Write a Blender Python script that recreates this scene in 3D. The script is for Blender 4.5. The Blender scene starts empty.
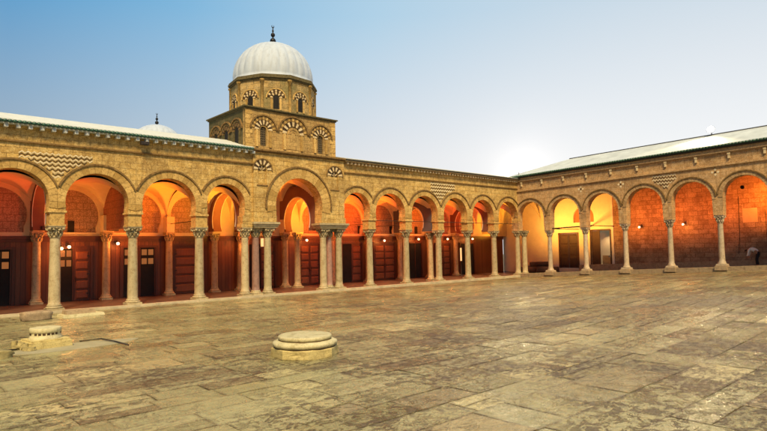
import bpy, bmesh, math, random
from math import sin, cos, pi, radians, sqrt, asin, acos
from mathutils import Vector, Matrix, noise
from mathutils.geometry import tessellate_polygon
random.seed(7)
C = bpy.context.scene
COL = C.collection

# ------------------------------------------------------------------ helpers
class MB:
    """collects shapes (with a material slot each) into one mesh"""
    def __init__(s, M=None):
        s.v = []; s.f = []; s.m = []; s.sm = []; s.M = M
    def add(s, verts, faces, mat=0, smooth=False):
        o = len(s.v)
        for p in verts:
            p = Vector(p)
            if s.M is not None: p = s.M @ p
            s.v.append(p)
        for f in faces:
            s.f.append([i + o for i in f]); s.m.append(mat); s.sm.append(smooth)
    def box(s, x0, x1, y0, y1, z0, z1, mat=0):
        s.add([(x0,y0,z0),(x1,y0,z0),(x1,y1,z0),(x0,y1,z0),(x0,y0,z1),(x1,y0,z1),(x1,y1,z1),(x0,y1,z1)],
              [(0,3,2,1),(4,5,6,7),(0,1,5,4),(1,2,6,5),(2,3,7,6),(3,0,4,7)], mat)
    def hexa(s, a, b, mat=0):
        """a: four bottom points, b: four top points (ccw from above)"""
        s.add(list(a) + list(b), [(0,3,2,1),(4,5,6,7),(0,1,5,4),(1,2,6,5),(2,3,7,6),(3,0,4,7)], mat)
    def prism(s, outer, y0, y1, holes=(), mat=0):
        """(x,z) outline, ccw seen from -y, between y0 (front) and y1"""
        loops = [list(outer)] + [list(h) for h in holes]
        flat = [p for l in loops for p in l]
        tris = tessellate_polygon([[Vector((p[0], p[1], 0)) for p in l] for l in loops])
        n = len(flat)
        vs = [(p[0], y0, p[1]) for p in flat] + [(p[0], y1, p[1]) for p in flat]
        fs = []
        for t in tris:
            a, b, c = t
            A = (flat[b][0]-flat[a][0])*(flat[c][1]-flat[a][1]) - (flat[b][1]-flat[a][1])*(flat[c][0]-flat[a][0])
            if abs(A) < 1e-9: continue
            if A < 0: a, c = c, a
            fs.append((a, b, c)); fs.append((c+n, b+n, a+n))
        o = 0
        for l in loops:
            k = len(l)
            for i in range(k):
                j = (i + 1) % k
                fs.append((o+j, o+i, o+i+n, o+j+n))
            o += k
        s.add(vs, fs, mat)
    def lathe(s, prof, seg=24, cx=0, cy=0, mat=0, mod=None, smooth=True, cap=True):
        vs = []; fs = []
        for (r, z) in prof:
            for k in range(seg):
                a = 2*pi*k/seg
                rr = r * (mod(a, z, r) if mod else 1)
                vs.append((cx + rr*cos(a), cy + rr*sin(a), z))
        for i in range(len(prof)-1):
            for k in range(seg):
                l = (k+1) % seg
                fs.append((i*seg+k, i*seg+l, (i+1)*seg+l, (i+1)*seg+k))
        s.add(vs, fs, mat, smooth)
        if cap:
            n = len(prof)
            s.add([vs[k] for k in range(seg)], [tuple(reversed(range(seg)))], mat)
            s.add([vs[(n-1)*seg+k] for k in range(seg)], [tuple(range(seg))], mat)
    def tube(s, pts, r, seg=8, mat=0):
        pts = [Vector(p) for p in pts]; vs = []; fs = []
        for i, p in enumerate(pts):
            d = (pts[min(i+1, len(pts)-1)] - pts[max(i-1, 0)]).normalized()
            a = d.orthogonal().normalized(); b = d.cross(a)
            rr = r[i] if isinstance(r, (list, tuple)) else r
            for k in range(seg):
                t = 2*pi*k/seg
                vs.append(p + a*rr*cos(t) + b*rr*sin(t))
        for i in range(len(pts)-1):
            for k in range(seg):
                l = (k+1) % seg
                fs.append((i*seg+k, i*seg+l, (i+1)*seg+l, (i+1)*seg+k))
        fs.append(tuple(reversed(range(seg)))); fs.append(tuple((len(pts)-1)*seg+k for k in range(seg)))
        s.add(vs, fs, mat, True)
    def ball(s, c, r, seg=12, mat=0, sz=1.0):
        prof = [(max(.0005, r*sin(pi*i/8)), c[2] - r*sz*cos(pi*i/8)) for i in range(9)]
        s.lathe(prof, seg, c[0], c[1], mat, cap=False)
    def ring(s, cx, cz, r0, r1, y0, y1, a0, a1, n, mats=(0,), gap=.012, xlim=None, sub=1):
        """wedge stones of an arch; angles in degrees"""
        for k in range(n):
            t0 = a0 + (a1-a0)*k/n; t1 = a0 + (a1-a0)*(k+1)/n
            g = math.degrees(gap/2/max(r1, .01)); t0 += g; t1 -= g
            q = []
            for j in range(sub+1):
                t = radians(t0 + (t1-t0)*j/sub)
                q.append((t,))
            inner = [(cx + r0*cos(t[0]), cz + r0*sin(t[0])) for t in q]
            outer = [(cx + r1*cos(t[0]), cz + r1*sin(t[0])) for t in q]
            if xlim:
                if all(abs(p[0]-cx) >= xlim for p in inner): continue
                f = lambda p: (min(max(p[0], cx-xlim), cx+xlim), p[1])
                inner = [f(p) for p in inner]; outer = [f(p) for p in outer]
            poly = outer + inner[::-1]
            s.prism(poly, y0, y1, mat=mats[k % len(mats)])
    def build(s, name, mats, parent=None, loc=None):
        me = bpy.data.meshes.new(name)
        me.from_pydata([tuple(v) for v in s.v], [], s.f)
        me.polygons.foreach_set('material_index', s.m)
        me.polygons.foreach_set('use_smooth', s.sm)
        for m in (mats if isinstance(mats, (list, tuple)) else [mats]): me.materials.append(m)
        me.update()
        o = bpy.data.objects.new(name, me); COL.objects.link(o)
        if parent is not None: o.parent = parent
        if loc is not None: o.location = loc
        return o

def empty(name, loc=(0,0,0), rz=0.0, parent=None):
    o = bpy.data.objects.new(name, None); COL.objects.link(o)
    o.location = loc; o.rotation_euler = (0, 0, rz); o.empty_display_size = .2
    if parent is not None: o.parent = parent
    return o
def tag(o, label=None, cat=None, group=None, kind=None):
    if label: o['label'] = label
    if cat: o['category'] = cat
    if group: o['group'] = group
    if kind: o['kind'] = kind
    return o
def dup(o, parent=None, loc=None):
    c = o.copy(); COL.objects.link(c); c.parent = parent
    if loc is not None: c.location = loc
    for ch in list(o.children):
        dup(ch, c)
    return c

# ------------------------------------------------------------------ materials
class NT:
    def __init__(s, name):
        s.mat = bpy.data.materials.new(name); s.mat.use_nodes = True
        s.t = s.mat.node_tree; s.t.nodes.clear()
        s.out = s.n('ShaderNodeOutputMaterial'); s.b = s.n('ShaderNodeBsdfPrincipled')
        s.l(s.b.outputs[0], s.out.inputs[0])
    def n(s, t, **k):
        o = s.t.nodes.new(t)
        for a, b in k.items(): setattr(o, a, b)
        return o
    def l(s, a, b): s.t.links.new(a, b)
    def put(s, sock, v):
        if isinstance(v, (int, float)): sock.default_value = v
        elif isinstance(v, (tuple, list)): sock.default_value = (*v, 1) if len(v) == 3 and sock.type == 'RGBA' else v
        else: s.l(v, sock)
    def noise(s, vec, scale, detail=5, rough=.6, dist=0):
        o = s.n('ShaderNodeTexNoise'); s.l(vec, o.inputs['Vector'])
        o.inputs['Scale'].default_value = scale; o.inputs['Detail'].default_value = detail
        o.inputs['Roughness'].default_value = rough; o.inputs['Distortion'].default_value = dist
        return o.outputs['Fac']
    def ramp(s, f, a, b, ca=0.0, cb=1.0):
        o = s.n('ShaderNodeMapRange'); s.l(f, o.inputs[0])
        for i, v in enumerate((a, b, ca, cb)): o.inputs[i+1].default_value = v
        return o.outputs[0]
    def mix(s, f, a, b, mode='MIX'):
        o = s.n('ShaderNodeMix', data_type='RGBA', blend_type=mode)
        s.put(o.inputs[0], f); s.put(o.inputs[6], a); s.put(o.inputs[7], b)
        return o.outputs[2]
    def math(s, op, a, b=0.0):
        o = s.n('ShaderNodeMath', operation=op); s.put(o.inputs[0], a); s.put(o.inputs[1], b)
        return o.outputs[0]
    def coords(s): return s.n('ShaderNodeTexCoord').outputs['Object']
    def scale(s, vec, sc):
        o = s.n('ShaderNodeMapping'); s.l(vec, o.inputs[0]); o.inputs['Scale'].default_value = sc
        return o.outputs[0]
    def bump(s, h, strength, dist=.02):
        o = s.n('ShaderNodeBump'); o.inputs['Strength'].default_value = strength
        o.inputs['Distance'].default_value = dist; s.l(h, o.inputs['Height']); s.l(o.outputs[0], s.b.inputs['Normal'])
    def wallvec(s, vec):
        sep = s.n('ShaderNodeSeparateXYZ'); s.l(vec, sep.inputs[0])
        cmb = s.n('ShaderNodeCombineXYZ')
        s.l(s.math('ADD', sep.outputs[0], sep.outputs[1]), cmb.inputs[0]); s.l(sep.outputs[2], cmb.inputs[1])
        return cmb.outputs[0], sep
    def brick(s, vec, c1, c2, mortar, w, h, ms=.012, bias=0):
        o = s.n('ShaderNodeTexBrick'); s.l(vec, o.inputs['Vector'])
        s.put(o.inputs['Color1'], c1); s.put(o.inputs['Color2'], c2); s.put(o.inputs['Mortar'], mortar)
        o.inputs['Scale'].default_value = 1; o.inputs['Mortar Size'].default_value = ms
        o.inputs['Mortar Smooth'].default_value = .4; o.inputs['Bias'].default_value = bias
        o.inputs['Brick Width'].default_value = w; o.inputs['Row Height'].default_value = h
        return o
    def island(s): return s.n('ShaderNodeNewGeometry').outputs['Random Per Island']
    def fin(s, col, rough=.8, spec=.3, metal=0):
        s.put(s.b.inputs['Base Color'], col); s.put(s.b.inputs['Roughness'], rough)
        s.b.inputs['Specular IOR Level'].default_value = spec; s.b.inputs['Metallic'].default_value = metal
        return s.mat

def simple(name, col, rough=.7, var=.25, scale=6, bump=.15, spec=.3, metal=0):
    m = NT(name); v = m.coords()
    n1 = m.noise(v, scale); n2 = m.noise(v, scale*7, 3)
    d = tuple(c*(1-var) for c in col); u = tuple(min(1, c*(1+var*.6)) for c in col)
    c = m.mix(m.ramp(n1, .3, .7), d, u); c = m.mix(m.ramp(n2, .55, .8, 0, .35), c, tuple(x*.5 for x in col))
    if bump: m.bump(n2, bump, .01)
    return m.fin(c, rough, spec, metal)

def stone(name, c1, c2, mortar, w, h, stain=(.05,.042,.025), stain_amt=.55, moss=None, bumpk=.5, wear=(.52,.40,.2)):
    """coursed limestone with worn joints, stains and streaks"""
    m = NT(name); v = m.coords()
    wv, sep = m.wallvec(v)
    nd = m.n('ShaderNodeTexNoise'); m.l(v, nd.inputs['Vector']); nd.inputs['Scale'].default_value = 2.2
    dv = m.n('ShaderNodeVectorMath', operation='MULTIPLY_ADD'); m.l(nd.outputs['Color'], dv.inputs[0])
    dv.inputs[1].default_value = (.09,.09,.09); m.l(wv, dv.inputs[2])
    b = m.brick(dv.outputs[0], c1, c2, mortar, w, h)
    big = m.noise(v, .55, 6, .65); mid = m.noise(v, 3.2, 6, .7); fine = m.noise(v, 26, 4, .7)
    streak = m.noise(m.scale(v, (3.0, 3.0, .35)), 1.6, 5, .7)
    c = b.outputs['Color']
    c = m.mix(m.ramp(mid, .47, .60, 0, .7), c, wear)
    c = m.mix(m.ramp(big, .49, .63, 0, stain_amt*.8), c, stain)
    c = m.mix(m.ramp(streak, .50, .66, 0, stain_amt*.9), c, stain)
    spk = m.noise(v, 8.5, 7, .75, .4)
    c = m.mix(m.ramp(spk, .50, .60, 0, .55), c, tuple(x*.42 for x in c1))
    c = m.mix(m.ramp(spk, .47, .40, 0, .4), c, wear)
    if moss:
        c = m.mix(m.ramp(m.noise(v, 1.1, 5, .7), .45, .65, 0, .7), c, moss)
    c = m.mix(m.ramp(fine, .50, .62, 0, .5), c, tuple(x*.32 for x in c1))
    c = m.mix(m.ramp(fine, .48, .38, 0, .35), c, wear)
    h_ = m.math('ADD', m.math('MULTIPLY', b.outputs['Fac'], -1.0), m.math('MULTIPLY', m.math('ADD', mid, fine), .9))
    m.bump(h_, bumpk, .03)
    return m.fin(c, .88, .2)

def blocks(name, a, b, dark, rough=.85, spec=.2, sc=9):
    """single cut stones, each with its own tone"""
    m = NT(name); v = m.coords()
    c = m.mix(m.island(), a, b)
    c = m.mix(m.ramp(m.noise(v, sc, 6, .7), .48, .62, 0, .7), c, dark)
    c = m.mix(m.ramp(m.noise(v, sc*5, 3, .7), .52, .64, 0, .5), c, tuple(x*.4 for x in a))
    m.bump(m.noise(v, sc*3, 5, .7), .35, .02)
    return m.fin(c, rough, spec)

M = {}
M['wall'] = stone('golden_limestone', (.66,.425,.125), (.44,.265,.075), (.22,.125,.04), .50, .27, stain=(.15,.085,.035), stain_amt=.5, wear=(.76,.55,.22), bumpk=.7)
M['wall_side'] = stone('brown_limestone', (.66,.40,.17), (.45,.26,.105), (.24,.14,.06), .6, .30, stain=(.13,.075,.04), stain_amt=.5, wear=(.66,.46,.25))
M['tower'] = stone('tower_limestone', (.60,.385,.14), (.38,.225,.075), (.17,.10,.04), .42, .22, stain_amt=.5, wear=(.56,.38,.14))
M['tower_mossy_shaded'] = stone('weathered_shaded_tower_limestone', (.15,.12,.052), (.09,.072,.034), (.045,.036,.02), .5, .26, stain=(.03,.028,.018), stain_amt=.75, moss=(.075,.085,.028), wear=(.19,.15,.07))  # moss and lichen, plus tone lowered so the sunlit side looks shaded
M['drum'] = stone('drum_limestone', (.56,.37,.135), (.36,.23,.08), (.14,.1,.045), .42, .24, stain_amt=.6, moss=(.17,.16,.06))
M['vous'] = blocks('voussoir_stone', (.40,.245,.07), (.68,.455,.16), (.23,.13,.04))
M['vous_side'] = blocks('side_voussoir_stone', (.38,.24,.11), (.58,.385,.19), (.19,.115,.055))
M['cream'] = blocks('cream_marble_block', (.60,.46,.25), (.74,.60,.37), (.40,.28,.13))
M['dark'] = blocks('dark_stone_block', (.055,.033,.018), (.11,.066,.03), (.035,.02,.012))
M['inlay_pale'] = blocks('pale_inlay_stone', (.74,.64,.42), (.82,.73,.52), (.5,.4,.22))
M['inlay_dark'] = blocks('dark_inlay_stone', (.05,.032,.02), (.09,.055,.03), (.03,.02,.012))
M['mould'] = blocks('moulding_stone', (.19,.115,.04), (.27,.165,.06), (.06,.035,.015))
M['lichen'] = blocks('lichen_cornice', (.10,.085,.04), (.15,.12,.055), (.035,.03,.02))
M['plaster_white'] = simple('white_lime_roof', (.54,.56,.52), .8, .12, 3, .1)
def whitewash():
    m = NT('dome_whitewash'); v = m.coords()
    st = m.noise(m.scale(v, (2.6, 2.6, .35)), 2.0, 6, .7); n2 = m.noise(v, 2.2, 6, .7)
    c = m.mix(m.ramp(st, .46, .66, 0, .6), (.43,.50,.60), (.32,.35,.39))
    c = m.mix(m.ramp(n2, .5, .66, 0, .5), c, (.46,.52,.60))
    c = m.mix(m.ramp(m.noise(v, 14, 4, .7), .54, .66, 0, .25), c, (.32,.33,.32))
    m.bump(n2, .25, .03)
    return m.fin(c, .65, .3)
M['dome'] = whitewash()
M['tile_green'] = simple('glazed_green_tile', (.03,.10,.07), .35, .5, 9, .1, .5)
M['eave_dark'] = simple('dark_eave', (.05,.045,.035), .8, .3, 8)
M['roof_side'] = simple('pale_grey_roof', (.50,.54,.53), .7, .2, 1.2, .1)
M['ridge'] = simple('dark_ridge', (.06,.065,.075), .7, .3, 5)
M['bronze'] = simple('dark_bronze', (.018,.018,.02), .45, .3, 9, .1, .5, .6)
M['iron'] = simple('dark_iron', (.03,.022,.018), .6, .3, 9, .1, .4)
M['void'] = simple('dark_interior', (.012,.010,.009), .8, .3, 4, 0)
M['grille'] = simple('window_grille', (.16,.12,.07), .7, .3, 8)
M['plank'] = simple('dark_painted_door', (.05,.022,.016), .55, .3, 3, .15, .4)
M['white_trim'] = simple('white_painted_trim', (.7,.66,.58), .6, .12, 4, .05)
M['cement'] = simple('grey_cement', (.33,.29,.17), .8, .2, 3, .3)
M['rubble'] = simple('yellow_rubble', (.36,.29,.12), .9, .45, 7, 1.0)
M['wellstone'] = None

def marble(name, a, b, dark, rough=.55):
    m = NT(name); v = m.coords()
    oi = m.n('ShaderNodeObjectInfo').outputs['Random']
    off = m.n('ShaderNodeVectorMath', operation='ADD'); m.l(v, off.inputs[0])
    cmb = m.n('ShaderNodeCombineXYZ')
    for i in range(3): m.l(m.math('MULTIPLY', oi, 37.0 + i*11), cmb.inputs[i])
    m.l(cmb.outputs[0], off.inputs[1]); v = off.outputs[0]
    st = m.noise(m.scale(v, (2.2,2.2,.7)), 2.0, 6, .65)
    c = m.mix(m.ramp(st, .3, .7), a, b)
    c = m.mix(m.ramp(m.noise(v, 5, 6, .75), .48, .64, 0, .7), c, dark)
    c = m.mix(m.ramp(m.noise(v, 34, 3, .6), .53, .64, 0, .45), c, tuple(x*.45 for x in a))
    tint = m.ramp(oi, 0, 1, .8, 1.08)
    o = m.n('ShaderNodeVectorMath', operation='SCALE'); m.l(c, o.inputs[0]); m.l(tint, o.inputs['Scale'])
    m.bump(m.noise(v, 18, 5, .7), .25, .02)
    return m.fin(o.outputs[0], rough, .4)
M['marble'] = marble('aged_cream_marble', (.40,.325,.175), (.49,.405,.24), (.24,.165,.07))
M['granite'] = marble('pink_granite', (.30,.17,.13), (.37,.22,.17), (.18,.1,.08), .5)
M['marble_inner'] = marble('inner_column_marble', (.40,.29,.15), (.50,.36,.2), (.23,.15,.08))
M['marble_side'] = marble('side_column_marble', (.48,.38,.25), (.57,.46,.32), (.3,.22,.13))
M['plinth'] = marble('worn_plinth_stone', (.33,.24,.14), (.42,.31,.18), (.18,.12,.07), .8)
M['well'] = marble('yellowed_marble_block', (.50,.40,.15), (.58,.48,.21), (.25,.18,.06), .75)
M['welltop'] = marble('pale_marble_disc', (.58,.51,.27), (.66,.59,.36), (.34,.28,.12), .7)

def plaster(name, a, b, patt=0):
    m = NT(name); v = m.coords(); wv, sep = m.wallvec(v)
    n1 = m.noise(v, 1.2, 6, .6); n2 = m.noise(v, 9, 5, .7)
    c = m.mix(m.ramp(n1, .3, .7), a, b)
    c = m.mix(m.ramp(n2, .55, .75, 0, .4), c, tuple(x*.6 for x in a))
    if patt:
        vo = m.n('ShaderNodeTexVoronoi'); m.l(m.scale(v, (1, 1, 1)), vo.inputs['Vector']); vo.inputs['Scale'].default_value = patt*2.6
        c = m.mix(m.ramp(vo.outputs['Distance'], .15, .6, 0, .6), c, tuple(x*.35 for x in a))
        b2 = m.brick(wv, (1,1,1), (.8,.8,.8), (.35,.3,.3), .34, .34, .02)
        c = m.mix(.55, c, b2.outputs['Color'], 'MULTIPLY')
        m.bump(vo.outputs['Distance'], .5, .02)
    else: m.bump(n2, .15, .01)
    return m.fin(c, .7, .3)
M['red_plaster'] = plaster('red_painted_plaster', (.36,.13,.07), (.44,.17,.09), 7)
M['slate_in_shade'] = plaster('slate_grey_shade_plaster', (.075,.068,.08), (.10,.09,.10))  # shade on the unlit inner arch, put into its base colour
M['maroon_in_shade'] = plaster('maroon_shade_plaster', (.13,.055,.035), (.18,.08,.05))  # base colour darkened to paint the transverse arches as unlit
M['vault'] = plaster('vault_plaster', (.52,.40,.24), (.62,.49,.31))
M['lunette'] = plaster('carved_stucco_panel', (.40,.25,.16), (.50,.31,.2), 6.5)
M['yellow_plaster'] = plaster('cream_wall_plaster', (.66,.58,.42), (.76,.68,.5))
M['rose_plaster'] = plaster('rose_painted_plaster', (.42,.13,.06), (.48,.17,.08))

def ashlar_lit():
    m = NT('big_ashlar_stone'); v = m.coords(); wv, sep = m.wallvec(v)
    b = m.brick(wv, (.45,.33,.21), (.30,.21,.13), (.15,.095,.055), .66, .34, .014)
    b2 = m.brick(wv, (1,1,1), (.75,.72,.7), (.7,.7,.7), 1.7, 1.0, .004)
    c = m.mix(.8, b.outputs['Color'], b2.outputs['Color'], 'MULTIPLY')
    mid = m.noise(v, 2.4, 7, .7); fine = m.noise(v, 17, 5, .7)
    c = m.mix(m.ramp(mid, .46, .60, 0, .75), c, (.19,.12,.07))
    c = m.mix(m.ramp(m.noise(v, .7, 5), .5, .7, 0, .6), c, (.5,.37,.24))
    c = m.mix(m.ramp(fine, .50, .62, 0, .65), c, (.12,.08,.045))
    m.bump(m.math('ADD', m.math('MULTIPLY', b.outputs['Fac'], -1.2), m.math('ADD', mid, fine)), .6, .03)
    return m.fin(c, .9, .15)
M['ashlar'] = ashlar_lit()
M['patch'] = plaster('pale_repair_mortar', (.44,.33,.2), (.54,.42,.27))

def wood(name, a, b, boards=0):
    m = NT(name); v = m.coords(); wv, sep = m.wallvec(v)
    g = m.noise(m.scale(v, (9, 9, .8)), 3, 6, .7, .6)
    c = m.mix(m.ramp(g, .3, .7), a, b)
    if boards:
        k = m.brick(wv, (1,1,1), (.7,.7,.7), (.15,.15,.15), .22, 9.0, .012)
        c = m.mix(1.0, c, k.outputs['Color'], 'MULTIPLY')
    m.bump(g, .2, .01)
    return m.fin(c, .5, .4)
M['wood'] = wood('reddish_door_wood', (.15,.045,.016), (.22,.07,.027))
M['wood_frame'] = wood('dark_door_frame_wood', (.06,.018,.008), (.10,.03,.013))
M['panelling'] = wood('board_panelling', (.13,.040,.014), (.21,.068,.024), 1)

def emit(name, col, s):
    m = NT(name); m.b.inputs['Base Color'].default_value = (.8,.7,.6,1)
    m.b.inputs['Emission Color'].default_value = (*col, 1); m.b.inputs['Emission Strength'].default_value = s
    m.b.inputs['Roughness'].default_value = .3
    return m.mat
M['bulb'] = emit('lit_opal_glass', (1, .66, .38), 2.2)
M['pane'] = emit('lit_window_glass', (1, .33, .07), .22); M['pane'].node_tree.nodes['Principled BSDF'].inputs['Base Color'].default_value = (.06,.03,.015,1)
M['strip'] = emit('lit_strip_glass', (1, .55, .2), .8)
M['flood'] = emit('lit_flood_glass', (1, .97, .88), 14)

def paving():
    m = NT('worn_marble_paving'); v = m.coords(); r = m.island()
    c = m.mix(m.ramp(r, 0, 1), (.30,.275,.125), (.41,.38,.19))
    wn = lambda k: (lambda o: (m.l(m.math('MULTIPLY', r, k), o.inputs['W']), o.outputs['Value'])[1])(m.n('ShaderNodeTexWhiteNoise', noise_dimensions='1D'))
    ra, rb, rc = wn(13.7), wn(71.3), wn(193.1)
    c = m.mix(m.ramp(ra, .90, .92, 0, .75), c, (.62,.53,.25))       # a few slabs tinted pale, reflected brightness put into their colour
    c = m.mix(m.ramp(rc, .16, .12, 0, .5), c, (.19,.12,.05))        # and a few brown ones
    vs = m.scale(v, (1.0, 1.5, 1))
    # every slab takes its own piece of the grain
    ofs = m.n('ShaderNodeCombineXYZ'); m.l(m.math('MULTIPLY', rb, 90.0), ofs.inputs[0]); m.l(m.math('MULTIPLY', rc, 90.0), ofs.inputs[1])
    va = m.n('ShaderNodeVectorMath', operation='ADD'); m.l(v, va.inputs[0]); m.l(ofs.outputs[0], va.inputs[1]); pv = va.outputs[0]
    big = m.noise(v, .15, 5, .6, .3); mid = m.noise(pv, 1.3, 8, .72, .5); fine = m.noise(m.scale(pv, (1, 1.6, 1)), 8, 7, .78, .4)
    pit = m.noise(v, 42, 4, .75)
    edge = m.n('ShaderNodeAttribute', attribute_name='middle').outputs['Fac']
    sx_ = m.n('ShaderNodeSeparateXYZ'); m.l(v, sx_.inputs[0])
    zone = m.ramp(m.math('ADD', m.math('MULTIPLY', sx_.outputs[1], -.72), m.math('MULTIPLY', sx_.outputs[0], .66)), 10.0, 23.0)      # the court is most broken towards its middle
    ero = m.math('ADD', m.math('MULTIPLY', rb, .40), m.math('ADD', m.ramp(big, .38, .62, -.42, .26), m.math('MULTIPLY', zone, .42)))      # how eroded this slab is
    worn = m.math('MULTIPLY', m.ramp(ero, .35, .75), m.ramp(m.math('ADD', mid, m.math('MULTIPLY', ero, .10)), .50, .58))
    c = m.mix(m.ramp(mid, .50, .38, 0, .5), c, (.47,.40,.20))
    c = m.mix(m.math('MULTIPLY', worn, m.ramp(fine, .40, .56, .25, .95)), c, (.12,.066,.025))
    c = m.mix(m.math('MULTIPLY', m.ramp(fine, .49, .57), m.ramp(ero, .1, .7, .22, .9)), c, (.10,.06,.024))
    c = m.mix(m.math('MULTIPLY', m.ramp(pit, .51, .60), m.ramp(m.noise(v, 3.1, 5, .7), .45, .58, .15, .9)), c, (.06,.036,.016))
    dirt = m.math('MULTIPLY', m.ramp(edge, .9, .0), m.ramp(m.math('ADD', fine, mid), .85, 1.1))
    c = m.mix(m.math('MULTIPLY', dirt, m.ramp(zone, 0, 1, .45, .85)), c, (.085,.055,.025))
    rag = m.noise(m.scale(v, (1, 1.25, 1)), 4.2, 10, .80, .6)
    ragm = m.math('MULTIPLY', m.ramp(rag, .515, .555), m.ramp(m.math('ADD', m.noise(v, .33, 4, .6), m.math('ADD', m.math('MULTIPLY', rb, .10), m.math('MULTIPLY', zone, .05))), .49, .64, .06, .95))
    c = m.mix(m.math('MULTIPLY', ragm, .8), c, (.075,.040,.014))
    rough = m.math('ADD', m.ramp(ra, 0, 1, .09, .24), m.math('MULTIPLY', m.math('MAXIMUM', m.math('MAXIMUM', worn, ragm), m.ramp(fine, .5, .6)), .32))
    h = m.math('ADD', m.math('MULTIPLY', mid, .7), m.math('ADD', m.math('MULTIPLY', fine, m.ramp(ero, .1, .7, .25, 1.1)), m.math('ADD', m.math('MULTIPLY', ragm, -.8), m.math('MULTIPLY', worn, -1.0))))
    m.bump(h, .8, .03)
    return m.fin(c, rough, .5)
M['paving'] = paving()
M['joint'] = simple('joint_earth', (.075,.05,.028), .95, .4, 8, .3)
M['floor'] = simple('dark_gallery_tiles', (.11,.05,.03), .45, .35, 2.0, .1, .5)
M['floor_side'] = simple('side_gallery_flags', (.20,.14,.085), .6, .35, 1.6, .2, .4)
M['kerb'] = simple('pale_marble_kerb', (.50,.42,.27), .6, .25, 3, .2)
M['earth'] = simple('outer_ground', (.2,.16,.1), .9, .3, .5, .2)
M['carpet'] = simple('brown_carpet', (.075,.03,.02), .95, .4, 12, .5)
M['shirt'] = simple('white_cotton', (.72,.70,.66), .85, .08, 6, .1)
M['trousers'] = simple('black_cloth', (.012,.012,.014), .85, .2, 8, .1)
M['skin'] = simple('skin', (.30,.165,.10), .55, .1, 8, .05)
M['hair'] = simple('black_hair', (.01,.008,.007), .6, .2, 30, .3)
M['shoe'] = simple('black_leather', (.012,.011,.010), .45, .2, 8, .05)

# ------------------------------------------------------------------ measures (metres)
GB = .0486                                   # fall of the court along the side arcade
XC = 40.61                                   # the inner corner
def sm(x, a, b):
    t = min(1, max(0, (x-a)/(b-a))); return t*t*(3-2*t)
def zg(x, y):                                # level of the courtyard
    return -.10 + sm(x, 10, 39) * (GB*max(0, -y) - .10)

# ------------------------------------------------------------------ courtyard
o = MB(); o.box(-140, 180, -140, 180, -1.2, -.75); tag(o.build('ground', M['earth']), kind='structure')
bed = MB()
nx, ny = 60, 44
vs = []; fs = []
for j in range(ny+1):
    for i in range(nx+1):
        x = -12 + 53.5*i/nx; y = -40 + 39.6*j/ny
        vs.append((x, y, zg(x, y) - .013))
for j in range(ny):
    for i in range(nx):
        a = j*(nx+1)+i; fs.append((a, a+1, a+nx+2, a+nx+1))
bed.add(vs, fs); tag(bed.build('courtyard_bed', M['joint']), kind='structure')
pav = MB()
y = -.46
R = random.Random(11)
while y > -36:
    h = R.choice((.55,.62,.7,.8,.95,1.1)) * (1 if y > -12 else 1.05)
    x = -9 - R.random()
    while x < 40.4:
        w = R.choice((.8,1.0,1.2,1.45,1.8,2.2)) + R.uniform(-.1,.1)
        # some cells are split crosswise
        cells = [(x, x+w, y-h, y)]
        if R.random() < .22: cells = [(x, x+w, y-h*.5, y), (x, x+w, y-h, y-h*.5)]
        elif R.random() < .16: cells = [(x, x+w*.45, y-h, y), (x+w*.45, x+w, y-h, y)]
        for (a, b, c_, d) in cells:
            g = R.uniform(.002, .007); dz = R.uniform(-.004, .004); tx = R.uniform(-.0045,.0045); ty = R.uniform(-.0045,.0045)
            b_ = min(b, 40.55)
            J = lambda: R.uniform(-.008, .008)
            ring_ = []
            for (px, py) in ((a+g, c_+g), (b_-g, c_+g), (b_-g, d-g), (a+g, d-g)):
                px += J(); py += J()
                ring_.append((px, py, zg(px, py) + dz + tx*(px-(a+b)/2)/.6 + ty*(py-(c_+d)/2)/.4))
            poly = []
            for q in range(4):
                p0, p1 = ring_[q], ring_[(q+1) % 4]
                for t_ in (0, .3, .68):
                    px = p0[0]+(p1[0]-p0[0])*t_; py = p0[1]+(p1[1]-p0[1])*t_; pz = p0[2]+(p1[2]-p0[2])*t_
                    if t_: px += R.gauss(0, .006); py += R.gauss(0, .006)
                    poly.append((px, py, pz))
            mx = sum(p[0] for p in poly)/12; my = sum(p[1] for p in poly)/12
            hw_, hh_ = max(.12, (b_-a)/2), max(.12, (d-c_)/2)
            inn = [(mx+(p[0]-mx)*(1-.07/hw_), my+(p[1]-my)*(1-.07/hh_), p[2]+.0015) for p in poly]
            low = [(p[0], p[1], p[2]-.05) for p in poly]
            pav.add(low + poly + inn, [tuple(range(24, 36))] + [(12+i, 12+(i+1) % 12, 24+(i+1) % 12, 24+i) for i in range(12)] + [(i, (i+1) % 12, 12+(i+1) % 12, 12+i) for i in range(12)])
        x += w
    y -= h
po = pav.build('courtyard_paving', M['paving'])
at = po.data.attributes.new('middle', 'FLOAT', 'POINT')
at.data.foreach_set('value', [1.0 if (i % 36) >= 24 else 0.0 for i in range(len(po.data.vertices))])
tag(po, kind='structure')

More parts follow.
